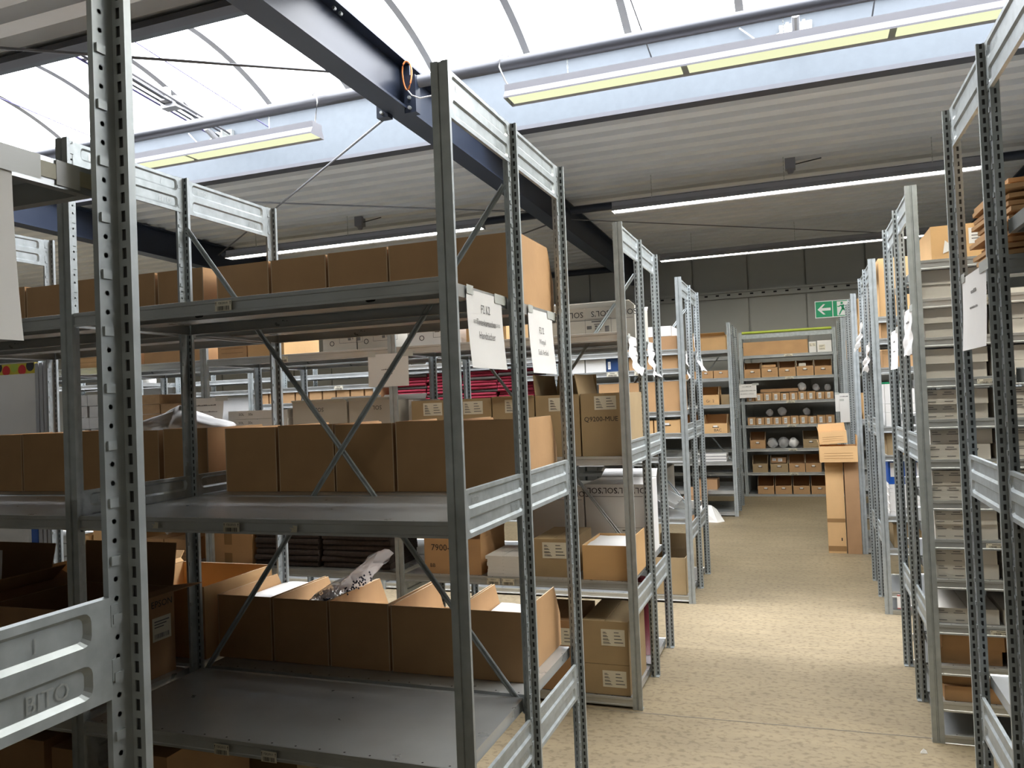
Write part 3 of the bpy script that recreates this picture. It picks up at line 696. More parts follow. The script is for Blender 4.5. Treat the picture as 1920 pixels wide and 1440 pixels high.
def bag():
    t = thing('plastic_bag', 'clear plastic bag of dark beads sticking out of third bottom carton', 'bag', (-1.735, 2.68, .835))
    rr = random.Random(3); mb = MB()
    ring = 14; secs = []
    for k in range(9):
        f = k / 8; cx, cz = -.06 + .26 * f, .0 + .185 * f + .01 * math.sin(f * 9); r1 = .12 * (1 - .55 * f); r2 = .06 * (1 - .5 * f) + .006
        secs.append([(cx + r1 * math.cos(2 * PI * q / ring) * .55 + rr.uniform(-.006, .006), .02 + r1 * math.sin(2 * PI * q / ring) + rr.uniform(-.006, .006), cz + r2 * math.cos(2 * PI * q / ring + .6) + rr.uniform(-.005, .005)) for q in range(ring)])
    vs = [p for s in secs for p in s]; fs = [(k * ring + q, k * ring + (q + 1) % ring, (k + 1) * ring + (q + 1) % ring, (k + 1) * ring + q) for k in range(8) for q in range(ring)]
    mb.add(vs, fs).build('film', 'film', t, smooth=True)
    bm_ = MB()
    for k in range(420):
        f = rr.random() ** 2.2; cx, cz = -.08 + .2 * f, .012 + .10 * f
        x, y, z = cx + rr.uniform(-.03, .03), .02 + rr.uniform(-.05, .05) * (1 - .5 * f), cz + rr.uniform(-.02, .02); s = .005
        bm_.add([(x + s, y, z), (x - s, y, z), (x, y + s, z), (x, y - s, z), (x, y, z + s), (x, y, z - s)], [(0, 2, 4), (2, 1, 4), (1, 3, 4), (3, 0, 4), (2, 0, 5), (1, 2, 5), (3, 1, 5), (0, 3, 5)])
    o = bm_.build('beads', 'beads', t); o['kind'] = 'stuff'
bag()
# --- front left rack, second bay, lower shelf: two big dark-printed cartons, open tan carton
t = carton('big open brown carton with black print and white label, behind the nearest upright', -2.72, -2.25, 2.0, 2.38, .645, .955, 'brown', True, [('k', 78, .16), ('r', 8, .14), ('l', 25, .12)], [(.27, .13, .09, .085, 'r', 'b')], [('EPSON', .318, .262, .034, 'r', False)])
t = carton('open brown carton with black print and white label at the left picture edge', -3.22, -2.78, 1.96, 2.30, .645, .965, 'brown', True, [('k', 75, .15), ('r', 38, .12)], [(.29, .10, .075, .10, 'f', 'b')], [('EPSON', .36, .235, .04, 'f', False)])
carton('open tan carton with lit flap behind the big printed carton', -2.95, -2.74, 2.48, 2.9, .645, .87, 'tan', True, [('l', 65, .13), ('k', 50, .12), ('f', -20, .02)])
carton('large open tan carton standing behind the second upright, packing tape on edge', -2.70, -2.215, 2.50, 2.92, .645, .925, 'tan', True, [('l', 60, .02)], tape=True)
carton('brown carton on the floor shelf at the bottom left corner', -2.83, -2.455, 1.99, 2.36, .057, .515, 'kraft')
carton('brown carton on the floor shelf beside the nearest upright, bottom edge', -2.155, -1.93, 1.99, 2.38, .057, .52, 'kraft')
carton('narrow brown carton on the floor shelf left of the bay end panel', -2.42, -2.225, 1.99, 2.38, .057, .50, 'kraft')
carton('grey carton on the floor shelf low at the bottom left', -2.13, -1.80, 2.48, 2.9, .057, .45, 'olive')
# --- second left rack: upper shelf
G2 = 'cartons on the second left rack'
def sols(label, x0, x1, y0, y1, z0, z1, tone='whitec', flap=()):
    wd, h = x1 - x0, z1 - z0
    pr = [("SOL'S", wd * (.12 + .27 * k), h - .035, .048, 'f', True) for k in range(4)] + [('O', wd * .28, h * .22, .045, 'f', False)]
    t = carton(label, x0, x1, y0, y1, z0, z1, tone, False, flap, None, pr, group=G2)
    mb = MB(); fn = face_fn('f', -.0014)
    line(mb, fn, .01, h - .073, wd - .01, h - .070)
    u0, v0 = wd * .50, h * .22
    for (a, b, c, d) in ((0, 0, .16, .002), (0, .09, .16, .092), (0, 0, .002, .09), (.158, 0, .16, .09), (.04, .07, .12, .078), (.055, .055, .10, .06), (.01, .03, .04, .05), (.06, .015, .08, .035), (.09, .02, .095, .05), (.12, .01, .145, .045), (.06, .04, .075, .05)):
        line(mb, fn, u0 + a, v0 + b, u0 + c, v0 + d)
    mb.build('print', 'grey_ink', t)
    return t
sols('off-white printed carton on top shelf of second rack, beside its end upright', -1.50, -.90, 4.62, 5.04, 1.932, 2.132, 'greyc', [('f', 10, .10), ('k', 20, .1)])
for i, (u, v) in enumerate(((-2.70, -2.47), (-2.46, -2.25))):
    tt = sols('grey printed carton, %s of two on top shelf under the front rack shelf' % ('left' if i == 0 else 'right'), u, v, 4.12, 4.5, 1.932, 2.16, 'greyc')
sols('white printed carton on top shelf of second rack, behind brace rod', -2.13, -1.80, 4.12, 4.5, 1.932, 2.14)
carton('brown carton with printed lines, top shelf, far left of second rack', -4.72, -4.12, 4.12, 4.5, 1.932, 2.12, 'kraft', lines=True, group=G2)
carton('plain brown carton on top shelf between printed cartons, second rack', -4.08, -3.62, 4.12, 4.5, 1.932, 2.10, 'kraft', group=G2)
carton('brown carton with printed lines on top shelf beside the light tan one', -3.48, -3.26, 4.12, 4.5, 1.932, 2.10, 'kraft', lines=True, group=G2)
carton('light tan carton on top shelf of second rack, near its shelf label', -3.25, -2.98, 4.12, 4.5, 1.932, 2.08, 'tan', group=G2)
carton('brown carton on top shelf of second rack seen behind the hanging signs', -1.76, -1.52, 4.12, 4.5, 1.932, 2.06, 'tan', group=G2)
# middle shelf of the second rack
for i, (u, v) in enumerate([(-2.115, -1.872), (-1.866, -1.624), (-1.616, -1.372), (-1.364, -1.120), (-1.111, -.862)]):
    fl = [('l', 84, .115), ('k', 80, .115), ('r', 100, .11)] if i == 3 else ([('f', 4, .02)] if i == 2 else [])
    carton(('olive-brown carton with white label, %s from left, middle shelf of second rack' % ORD[i]) if i < 4 else 'olive-brown carton marked with handwriting beside the end upright, middle shelf',
           u, v, 4.11, 4.52, 1.288, 1.620, 'olive', i == 3, fl, [(.075, .245, .118, .072, 'f', 'a')], [('Q9200-MUE', .108, .195, .036, 'f', False)] if i == 4 else None, group=G2)
for k in range(6):
    t = carton('flat white box, %s from bottom in the stack left of the grey cartons' % ORD[k], -3.41 + .004 * (k % 2), -2.965, 4.11, 4.5, 1.290 + k * .0525, 1.341 + k * .0525, 'whitec', print_=[('SOL', .10, .028, .022, 'f', False), ('50x', .17, .028, .022, 'f', False)], group='flat white boxes on the second rack')
for i, (u, v) in enumerate(((-2.925, -2.545), (-2.53, -2.215))):
    t = carton('worn grey-brown carton, %s of two with torn white top on the second rack' % ('left' if i == 0 else 'right'), u, v, 4.11, 4.5, 1.288, 1.635, 'greyc', False, [('f', 30, .03), ('k', 40, .05)], None, [('SOL', .19, .305, .035, 'f', True)], group=G2)
carton('white carton with black print, standing behind the second-rack upright', -2.150, -2.118 + .0, 4.14, 4.5, 1.288, 1.63, 'whitec', group=G2)
# lower shelf of the second rack
carton('open brown carton with scrawled handwriting on lower shelf of second rack', -2.05, -1.705, 4.075, 4.45, .645, .842, 'kraft', True, [('k', 82, .17), ('r', 86, .20)], None, [('7900-', .10, .145, .05, 'f', False), ('BB', .05, .045, .03, 'f', False)], group=G2)
for k in range(6):
    carton('flat white box, %s from bottom in the stack beside the handwritten carton' % ORD[k], -1.665 + .003 * (k % 3) - (.014 if k == 5 else 0), -1.478, 4.06, 4.38, .646 + k * .0185, .664 + k * .0185, 'whitec', group='flat white boxes on the lower shelf')
carton('closed olive carton with white label on lower shelf, middle of second rack', -1.405, -1.185, 4.10, 4.5, .645, .848, 'olive', sticker=[(.05, .10, .135, .085, 'f', 'a')], group=G2)
carton('open tan carton filled with white sheets on lower shelf near the aisle', -1.125, -.865, 4.07, 4.45, .645, .825, 'tan', True, [('r', 88, .035)], tape=False, group=G2, fill=('paper', .93))
sols('large white printed carton on rear half of lower shelf near the aisle', -1.62, -1.25, 4.60, 5.0, .645, 1.065, 'whitec', [('f', 15, .12)])
sols('large white printed carton at the aisle end, rear half of lower shelf', -1.24, -.885, 4.60, 5.02, .645, 1.085, 'whitec', [('k', 25, .1)])
carton('tall brown carton sealed with tape beside the towel stacks', -3.62, -3.26, 4.11, 4.5, .645, .99, 'kraft', tape=True, group=G2)
for i, (u, v, a, b) in enumerate(((-3.95, -3.75, .645, .79), (-4.12, -3.96, .645, .79))): carton('low brown carton with printed lines, %s of two behind the dark printed carton' % ('right' if i == 0 else 'left'), u, v, 4.11, 4.4, a, b, 'kraft', lines=True, group=G2)
carton('tall brown carton behind the low lined cartons, lower left of second rack', -4.14, -3.72, 4.42, 4.54, .645, .98, 'brown', group=G2)
carton('pale carton seen beside the left upright, lower shelf of second rack', -4.70, -4.60, 4.11, 4.4, .645, .80, 'tan', group=G2)
carton('tan carton left of the nearest upright on the lower shelf behind', -4.58, -4.30, 4.13, 4.5, .645, .95, 'tan', group=G2)
MB().tube([(-4.02, 4.2, .83), (-3.98, 4.3, .86)], .03, 12, 0, False).build('tape_roll', 'paper')
o = bpy.data.objects['tape_roll']; tag(o, 'white tape roll lying on the low lined cartons', 'roll')
# dark towels in two stacks
def towel_mesh(wd, d, h, seed, m):
    rr = random.Random(seed); n = 8; prof = []
    for k in range(n + 1): a = PI / 2 + PI * k / n; prof.append((h / 2 + h / 2 * math.cos(a), h / 2 + h / 2 * math.sin(a)))
    prof = [(d, h)] + [(p[0], p[1]) for p in prof] + [(d, 0)]
    mb = MB(); xs = [0, wd * .25, wd * .5, wd * .75, wd]
    offs = [rr.uniform(-.006, .006) for _ in xs]; N = len(prof)
    vs = [(x, p[0] + o_, p[1] * (1 + rr.uniform(-.02, .02))) for x, o_ in zip(xs, offs) for p in prof]
    fs = [(i * N + j, i * N + j + 1, (i + 1) * N + j + 1, (i + 1) * N + j) for i in range(4) for j in range(N - 1)] + [tuple(range(N)), tuple(range(4 * N, 5 * N))[::-1]]
    return mb.add(vs, fs).mesh('towel', m)
TW = [towel_mesh(.45, .36, .034, k, 'towel') for k in range(3)]
for s, x in enumerate((-3.225, -2.745)):
    for k in range(12):
        o = put('towel', TW[k % 3], None, (x + random.uniform(-.012, .012), 4.10 + random.uniform(-.012, .012), .646 + k * .0345))
        tag(o, 'folded dark brown towel, %s from bottom in the %s towel stack' % (ORD[k], ('left', 'right')[s]), 'towel', 'folded dark towels on the second rack')
# crimson textile stacks on the third rack
RW = [towel_mesh(.31, .36, .026, 10 + k, m) for k, m in enumerate(('red', 'red', 'grf', 'red'))]
for s in range(4):
    for k in range(15):
        o = put('folded_textile', RW[(k * 3 + s) % 4 if (k + s) % 3 else 0], None, (-3.36 + s * .325 + random.uniform(-.01, .01), 6.22 + random.uniform(-.01, .01), 1.471 + k * .0262))
        tag(o, 'folded crimson or grey textile in the %s stack from left, third rack' % ORD[s], 'textile', 'folded textiles on the third rack')
# floor level of the second rack
for i, (a, b) in enumerate(((.057, .212), (.214, .435))):
    carton('olive carton with white label, %s of two stacked by the end upright' % ('lower' if i == 0 else 'upper'), -1.14, -.897, 4.06, 4.5, a, b, 'olive', sticker=[(.10, (b - a) - .115 if i == 0 else (b - a) - .125, .125, .085, 'f', 'a')], group=G2)
carton('dark olive carton left of the stacked pair at floor level', -1.43, -1.18, 4.06, 4.5, .057, .425, 'brown', sticker=[(.135, .24, .10, .09, 'f', 'a')], group=G2)
def bucket():
    t = thing('canister', 'dark red canister with white shoulder behind the second rack upright', 'canister', (-.965, 4.80, .057))
    MB().tube([(0, 0, 0), (0, 0, .30), (0, 0, .325)], [.075, .075, .07], 18).build('body', 'maroon', t, smooth=True)
    MB().tube([(0, 0, .325), (0, 0, .36), (0, 0, .40), (0, 0, .42)], [.068, .062, .03, .022], 18).build('shoulder', 'paper', t, smooth=True)
    MB().tube([(0, 0, .42), (0, 0, .45)], .026, 12).build('cap', 'maroon', t)
bucket()
carton('white carton at floor level behind the red canister', -1.2, -1.06, 4.66, 5.0, .057, .18, 'whitec', group=G2)
# wrapped packs on the left part of the second rack
PK = MB().box(-.07, 0, 0, .07, .2, .075).mesh('pack', 'greyp'); PK2 = MB().box(-.085, 0, 0, .085, .2, .062).mesh('pack', 'kraftp')
k = 0
for r in range(6):
    for c in range(2):
        o = put('wrapped_pack', PK, None, (-4.68 + c * .155 + random.uniform(-.008, .008), 4.12 + random.uniform(0, .02), 1.290 + r * .0785), random.uniform(-.12, .12))
        tag(o, 'grey wrapped paper pack, row %d from bottom, %s column of the grey pile' % (r + 1, ('left', 'right')[c]), 'pack', 'grey wrapped packs'); k += 1
for r in range(7):
    for c in range(2):
        if r == 6 and c == 1: continue
        o = put('wrapped_pack', PK2, None, (-4.06 + c * .18 + random.uniform(-.008, .008), 4.12 + random.uniform(0, .02), 1.290 + r * .064), random.uniform(-.08, .08))
        tag(o, 'kraft-paper wrapped pack, row %d from bottom, %s column of the tan pile' % (r + 1, ('left', 'right')[c]), 'pack', 'kraft wrapped packs')
# tall white boards leaning in the aisle behind the front rack
def board():
    t = thing('poster_board', 'tall white board with colourful dotted top strip at left edge', 'board', (-4.43, 3.60, .0))
    MB().box(-.62, 0, .10, 0, .02, 1.89).build('panel', 'paper', t)
    MB().box(-.62, -.001, 1.89, 0, .02, 1.955).build('header', 'yellow', t)['label'] = 'dotted colourful strip'
    mb = MB()
    for k, m in enumerate((0, 1, 2, 0, 1, 0, 2, 0, 1)):
        x = -.58 + k * .068; r = .034
        mb.add([(max(-.62, min(0, x + r * math.cos(a * PI / 6))), -.0025 - .0004 * (k % 2), max(1.89, min(1.955, 1.925 + .012 * (-1) ** k + r * math.sin(a * PI / 6)))) for a in range(12)], [tuple(range(12))], m)
    mb.build('dots', ['bright_red', 'ink', 'lime'], t)
    MB().box(-.06, -.004, .70, -.005, .0, .98).build('stripe', 'blue', t)['label'] = 'blue stripe near the bottom'
    mb = MB()
    for k in range(4): mb.box(.012 + k * .035, -.01, 0, .038 + k * .035, .03, 1.95)
    mb.build('frame', 'alu', t)
    MB().box(-.62, -.02, .0, .14, .06, .1).build('base', 'alu', t)
board()
for i, (xa, xb, z0, z1) in enumerate(((-7.35, -6.4, 1.291, 1.93), (-6.05, -4.95, 1.291, 1.75))):
    o = MB().box(xa, 6.86, z0, xb, 6.88, z1).build('white_sheet', 'paper')
    tag(o, 'large white sheet standing far back behind the third rack, %s' % ('left one' if i == 0 else 'right one'), 'sheet', 'white sheets far left')
    o.location.z = 0
def stand(x):
    pass
# --- third left rack contents
G3 = 'cartons on the third left rack'
carton('wide brown carton on third rack beside the aisle, under narrow shelf gap', -1.52, -.885, 6.20, 6.6, 1.468, 1.70, 'kraft', group=G3)
for i, (u, v, m) in enumerate(((-1.75, -1.63, 'whitec'), (-1.62, -1.455, 'whitec'), (-1.45, -1.33, 'dblue'))):
    carton(('white box, %s of two beside the dark blue one on third rack' % ('left', 'right')[i]) if i < 2 else 'dark blue box with white label on third rack', u, v, 6.2, 6.55, 1.797, 1.925, m, group=G3, sticker=[(.012, .02, .022, .06, 'f', 'w')] if i == 2 else None)
for i, (u, v) in enumerate(((-1.27, -1.09), (-1.08, -.89))): carton('small brown carton on third rack upper shelf, %s by the aisle end' % ('second' if i == 0 else 'first'), u, v, 6.2, 6.5, 1.797, 1.90, 'kraft', group=G3)
for i, (u, v) in enumerate(((-1.28, -1.10), (-1.09, -.89))): carton('small tan carton with white label on third rack, %s by the aisle end' % ('second' if i == 0 else 'first'), u, v, 6.19, 6.5, 1.30, 1.40, 'tan', grip=True, group=G3)
carton('brown carton on the highest shelf of the third rack', -1.30, -.89, 6.2, 6.6, 1.945, 2.05, 'brown', group=G3); carton('white flat box lying on the highest carton of the third rack', -1.30, -.93, 6.2, 6.6, 2.052, 2.13, 'whitec', group=G3)
for k in range(9): carton('small brown bin, %s from left, narrow shelf gap far left of third rack' % ORD[k], -4.80 + k * .145, -4.672 + k * .145, 6.19, 6.5, 1.66, 1.765, 'kraft', group=G3)
for k in range(6): carton('brown carton, %s from left, middle shelf far left of third rack' % ORD[k], -4.80 + k * .21, -4.60 + k * .21, 6.19, 6.5, 1.30, 1.60, 'brown', group=G3)
carton('open brown carton at floor level of third rack by the aisle', -1.16, -.90, 6.2, 6.6, .057, .34, 'olive', True, [('k', 80, .12)], group=G3)
carton('tall white carton between second and third rack bays at the aisle', -1.35, -1.1, 6.75, 7.15, .645, .98, 'whitec', group=G3)
carton('brown carton at lower shelf of the third rack', -1.5, -1.2, 6.75, 7.1, 1.06, 1.3, 'kraft', group=G3)
def loose_shelf():
    o = put('loose_shelf_board', SHELF, None, (-1.65, 6.25, .70)); o.rotation_euler = (0, .50, 0); o.scale = (.50, .8, 1)
    o.location = (-1.52, 6.24, 1.05); tag(o, 'loose metal shelf board leaning slanted inside the third rack', 'shelf')
loose_shelf()
# --- far left rack
G4 = 'cartons on the far left rack'
carton('orange-brown carton with gaping top flaps on top of far left rack', -1.36, -.90, 10.65, 11.05, 2.15, 2.34, 'tan', False, [('f', 18, .10), ('k', 20, .1)], group=G4)
for k in range(3): carton('small brown bin with grip hole, %s from left, far left rack' % ORD[k], -1.45 + k * .19, -1.27 + k * .19, 10.63, 11.0, 1.785, 1.885, 'kraft', grip=True, group=G4)
carton('tan open bin marked in ink, far left rack', -1.27, -1.02, 10.62, 11.0, 1.44, 1.68, 'tan', False, (), None, [('Gr. 2', .14, .05, .05, 'f', False)], grip=False, group=G4, bin_=('f', .55, .12))
carton('second brown bin behind the tan one on far left rack', -1.00, -.90, 10.72, 11.05, 1.44, 1.57, 'olive', group=G4)
carton('tan bin with white label, left one on the far left rack', -1.50, -1.24, 10.62, 11.0, 1.07, 1.31, 'tan', group=G4, grip=True, bin_=('f', .58, .12)); carton('tan bin with white label, right one on the far left rack', -1.22, -.93, 10.62, 11.0, 1.07, 1.31, 'tan', False, (), None, [('BAC', .17, .04, .05, 'f', False)], group=G4, grip=True, bin_=('f', .54, .12))
carton('small brown carton on low shelf of far left rack', -1.40, -1.10, 10.75, 11.05, .33 + .0, .46, 'brown', group=G4)
for k in range(5): 
    o = MB().box(-.2, 0, 0, .2, .3, .018).build('envelope', 'paper' if k % 2 == 0 else 'greyp', None, (-1.16 + random.uniform(-.02, .02), 10.65, .332 + k * .0195 if False else .705 + k * .019)); tag(o, 'flat envelope, %s from bottom, pile on far left rack' % ORD[k], 'envelope', 'envelopes on far left rack')
def lean_carton():
    t = thing('unfolded_carton', 'white unfolded carton leaning on the floor by the far left rack', 'box', (-1.12, 10.15, 0), .2)
    MB().plate(((-.14, 0, .0), (.06, -.08, .0), (.0, .03, .20), (-.20, .05, .22)), .006).build('panel', 'whitec', t)
    MB().plate(((.06, -.08, .0), (.15, .0, .003), (.07, .10, .14), (.0, .03, .20)), .006).build('flap', 'whitec', t)
lean_carton()
carton('open brown carton on the floor behind the leaning white one', -1.5, -1.2, 10.2, 10.5, .0, .28, 'brown', True, [('k', 60, .12)])
# --- cross rack at the aisle end
G5 = 'cartons on the cross rack'
carton('long brown carton on the top shelf of the cross rack', -.82, .11, 12.68, 13.05, 2.14, 2.345, 'kraft', group=G5)
carton('small white and yellow box, top shelf of the cross rack', .125, .225, 12.67, 12.9, 2.14, 2.30, 'whitec', print_=None, sticker=[(.005, .09, .09, .05, 'f', 'a')], group=G5)
carton('small white box at right end, top shelf of the cross rack', .24, .44, 12.67, 12.9, 2.14, 2.31, 'whitec', sticker=[(.02, .03, .09, .08, 'f', 'b')], group=G5)
for k in range(5):
    x = -.82 + k * .252
    carton('brown bin with white label, %s from left, second shelf of cross rack' % ORD[k], x, x + .238, 12.67, 13.05, 1.80, 2.04, 'kraft', lines=True, grip=True, group=G5, bin_=('f', .55 + .05 * (k % 2), .12))
carton('flat brown carton lying on the second-shelf bins of the cross rack', -.56, -.36, 12.70, 12.90, 1.95, 1.99, 'kraft', group=G5); carton('small carton on the fourth bin of the cross rack', -.03, .07, 12.70, 12.86, 1.935, 1.99, 'greyc', group=G5)
for lv, z in (('third', 1.44), ('fourth', 1.08)):
    for k in range(10):
        x = -.80 + k * .124
        carton('small brown bin with white card, %s from left, %s shelf of cross rack' % (ORD[k], lv), x, x + .115, 12.67, 13.0, z, z + .115 + random.uniform(-.008, .01), 'kraft', True, sticker=[(.03, .015, .042, .085, 'f', 'w')], group=G5)
carton('brown carton lying across the third-shelf bins of cross rack', -.6, -.05, 12.75, 13.0, 1.57, 1.62, 'brown', group=G5)
for i, x in enumerate((-.78, -.02, .24)): carton('brown bin, %s from left, fifth shelf of the cross rack' % ORD[i], x, x + .22, 12.67, 13.05, .72, .96, 'olive' if i else 'kraft', grip=True, group=G5, bin_=('f', .55, .12))
for i, (x, z, s) in enumerate(((-.46, .72, .07), (-.30, .72, .075), (-.16, .72, .07), (-.48, 1.205, .05), (-.30, 1.21, .06), (.05, 1.205, .05), (.0, 1.57, .06), (.20, 1.565, .05), (.36, 1.565, .045))):
    blob('clear plastic bag of small parts, %s on the cross rack, counted from lower left' % ORD[i], 'plastic_bag', 'bag', 'film' if i not in (2, 6) else 'paper', (x, 12.80, z), s, s * .8, s * 2.2, 30 + i, .3, n=8, group='plastic bags on the cross rack')
for i, (x, wd) in enumerate(((-.76, .22), (-.50, .25), (-.235, .225), (0, .22))): carton('brown bin with white label, %s from left, sixth shelf of cross rack' % ORD[i], x, x + wd, 12.67, 13.05, .36, .60, 'olive' if i < 2 else 'kraft', grip=True, group=G5, bin_=('f', .55, .12))
carton('brown carton stacked on the second sixth-shelf bin of the cross rack', -.49, -.275, 12.72, 12.88, .500, .575, 'brown', sticker=[(.02, .03, .05, .035, 'f', 'w'), (.1, .02, .06, .045, 'f', 'w')], group=G5)
for k in range(4):
    x = -.70 + k * .255; carton('brown bin with white label, %s from left, floor shelf of cross rack' % ORD[k], x, x + .235, 12.68, 13.05, .032, .27, 'kraft', grip=True, group=G5, bin_=('f', .52, .12))
# --- standing cartons on the floor at the right-hand racks
G6 = 'cartons standing in the aisle'
tc_ = carton('tall narrow tan carton standing on the floor, left of the pair, patched with tape', .175, .335, 8.32, 8.46, 0, .885, 'tan', sticker=None, tape=False, group=G6)
for (za, zb, m_) in ((.20, .235, 'tan'), (.30, .335, 'tape'), (.02, .07, 'tape'), (.84, .88, 'tan')): MB().box(-.0015, -.0015, za, .1615, 0, zb).build('tape', m_, tc_)
MB().box(.118, -.0014, .12, .128, 0, .15).build('grip_hole', 'dark', tc_)
carton('tall narrow red-brown carton standing on the floor against the right rack', .345, .472, 8.30, 8.46, 0, .885, 'brown', group=G6)
carton('open tan carton with printed lines lying on the tall standing cartons', .13, .468, 8.22, 8.48, .887, 1.04, 'tan', True, [('l', 75, .05), ('r', 88, .10)], lines=True, group=G6)
t = carton('tilted open tan carton with printed lines, topmost of the aisle stack', .135, .385, 8.25, 8.45, 1.042, 1.16, 'tan', True, [('k', 85, .07), ('l', 80, .05)], lines=True, group=G6)
t.rotation_euler = (0, math.radians(-3), 0); t.location.z += .014
# --- second right-hand rack: flat cartons, two per shelf in three columns
G7 = 'flat cartons on the second right-hand rack'
def flat(label, x0, y0, z0, tone, h=.0655, wd=.245, d=.36, dot=False, num=None, txt=True, half=False):
    t = carton(label, x0, x0 + wd, y0, y0 + d, z0, z0 + h, tone, False, (), None, [(num, wd * .72, h * .45, .045, 'f', False)] if num else None, group=G7)
    if txt:
        mb = MB(); fn = face_fn('f', -.0015)
        for (a, b, c) in ((.03, .80, .12), (.03, .66, .18), (.03, .16, .16)): line(mb, fn, wd * a, h * b, wd * c, h * (b + .045))
        for (a, b, c) in ((.30, .80, .42), (.27, .66, .46), (.30, .18, .44)): line(mb, fn, wd * a, h * b, wd * c, h * (b + .045))
        mb.build('print', 'grey_ink', t)
    if dot:
        mb = MB(); fn = face_fn('f', -.002); mb.add([fn(wd * .62 + .019 * math.cos(q * PI / 9), h * .55 + .019 * math.sin(q * PI / 9)) for q in range(18)], [tuple(range(18))]); mb.build('dot', 'red_ink', t)['label'] = 'faded red dot'
    return t
lvname = {12: 'topmost', 11: 'twelfth', 10: 'eleventh', 9: 'tenth', 8: 'ninth', 7: 'eighth', 6: 'seventh', 5: 'sixth', 4: 'fifth', 3: 'fourth', 2: 'third', 1: 'second'}
for col, x0 in enumerate((.532, .797, 1.062)):
    for lv in range(1, 12):
        z = dense[lv]
        for s in range(2):
            if lv == 3 and s == 1: continue
            tone = 'kraft' if lv in (1, 2) else 'palec'
            yj = B2 + .035 + random.uniform(-.01, .02); xj = x0 + random.uniform(-.008, .008)
            flat('%s flat carton, %s on %s shelf from floor, %s column, second right rack' % ('brown' if lv < 3 else 'light grey', ('lower', 'upper')[s] if lv != 3 else 'single', lvname[lv], ('left', 'middle', 'right')[col]), xj, yj, z + s * .0665, tone,
                 dot=(lv == 4 and col == 0), num={(7, 0, 0): '67', (10, 0, 0): '5', (9, 0, 0): '2', (5, 1, 1): '5', (3, 0, 1): '2'}.get((lv, s, col)), txt=lv > 2 and lv < 9)
carton('tan carton with pink triangle and green-white label on top shelf, second right rack', .575, .86, B2 + .02, B2 + .4, 2.154, 2.305, 'tan', sticker=[(.15, .06, .09, .07, 'f', 'w')], group=G7)
mb = MB(); mb.add([(.62, B2 + .0175, 2.18), (.67, B2 + .0175, 2.20), (.63, B2 + .0175, 2.24)], [(0, 1, 2)])
pk = mb.build('triangle_sticker', 'paper'); pk.parent = [o for o in bpy.data.objects if o.get('label', '').startswith('tan carton with pink')][0]; pk.location = (-.575, -B2 - .02, -2.155)
# flattened cartons on the nearest right-hand rack
for k in range(11):
    o = MB().plate(((0, 0, 0), (.34, 0, .006), (.34, .42, .0), (0, .42, .006)), .012).build('flattened_carton', 'kraft', None, (.535 + random.uniform(-.01, .014), 2.46 + random.uniform(-.02, .02), 1.948 + k * .0195), random.uniform(-.05, .05))
    o.rotation_euler.y = random.uniform(-.03, .03)
    tag(o, 'flattened brown carton, %s from bottom, pile on nearest right rack' % ORD[k], 'box', 'flattened cartons on the nearest right rack')
carton('brown carton with tape beside the flattened pile, upper right edge', .93, 1.3, 2.46, 2.85, 1.932, 2.13, 'kraft', group='cartons on the nearest right rack', tape=True)
# --- third right-hand rack
G8 = 'things on the third right-hand rack'
carton('tall beige carton on top of the third right-hand rack', .545, .80, 6.18, 6.55, 2.085, 2.50, 'tan', group=G8)
carton('brown carton under the top shelf of the third right-hand rack', .545, .80, 6.18, 6.5, 1.931, 2.05, 'kraft', group=G8)
carton('brown carton one shelf lower on the third right-hand rack', .545, .80, 6.18, 6.5, 1.725, 1.85, 'kraft', group=G8)
for k, (a, b) in enumerate(((1.312, 1.41), (1.412, 1.47), (1.472, 1.61))): carton('white ream package, %s from bottom, third right-hand rack' % ORD[k], .545, .78, 6.17, 6.5, a, b, 'whitec', group=G8, sticker=[(.03, .02, .1, .03, 'f', 'w')])
o = MB().box(0, 0, 0, .24, .3, .012).build('folder', 'green', None, (.545, 6.18, 1.613)); tag(o, 'thin green folder on the white reams', 'folder')
carton('brown carton on the narrow shelf above the blue folders', .545, .8, 6.18, 6.5, 1.11, 1.26, 'olive', group=G8)
for k in range(5):
    t = thing('ring_binder', 'blue ring binder, %s from left, third right-hand rack' % ORD[k], 'binder', (.545 + k * .055, 6.18, .908), group='blue ring binders')
    MB().box(0, 0, 0, .05, .26, .17).build('cover', 'blue', t); MB().box(.012, -.001, .05, .038, 0, .15).build('spine_label', 'paper', t)
for k in range(8): carton('flat white box, %s from bottom, stack under the blue binders' % ORD[k], .542 + .004 * (k % 2), .80, 6.17, 6.5, .687 + k * .0272, .713 + k * .0272, 'whitec', group='flat white boxes on the third right-hand rack')
carton('brown carton near the floor of the third right-hand rack', .56, .82, 6.2, 6.5, .456, .62, 'olive', group=G8)
o = MB().box(0, 0, 0, .15, .003, .10).build('notice_sheet', 'paper', None, (.555, 6.135, .045)); tag(o, 'small white notice with pink border at the foot of third right rack', 'sheet')
o2 = MB().box(0, -.001, .088, .15, .0, .10).box(0, -.001, 0, .15, .0, .008).build('border', 'red_ink', o)
for i, (rk, yy, z) in enumerate(((4, B4, 1.932), (4, B4, 1.288), (5, B5, 1.932))): carton('brown carton on %s right-hand rack, %s shelf' % ('fourth' if rk == 4 else 'farthest', 'top' if z > 1.5 else 'middle'), .54, .80, yy + .04, yy + .4, z, z + (.52 if i == 0 else .25), 'tan')

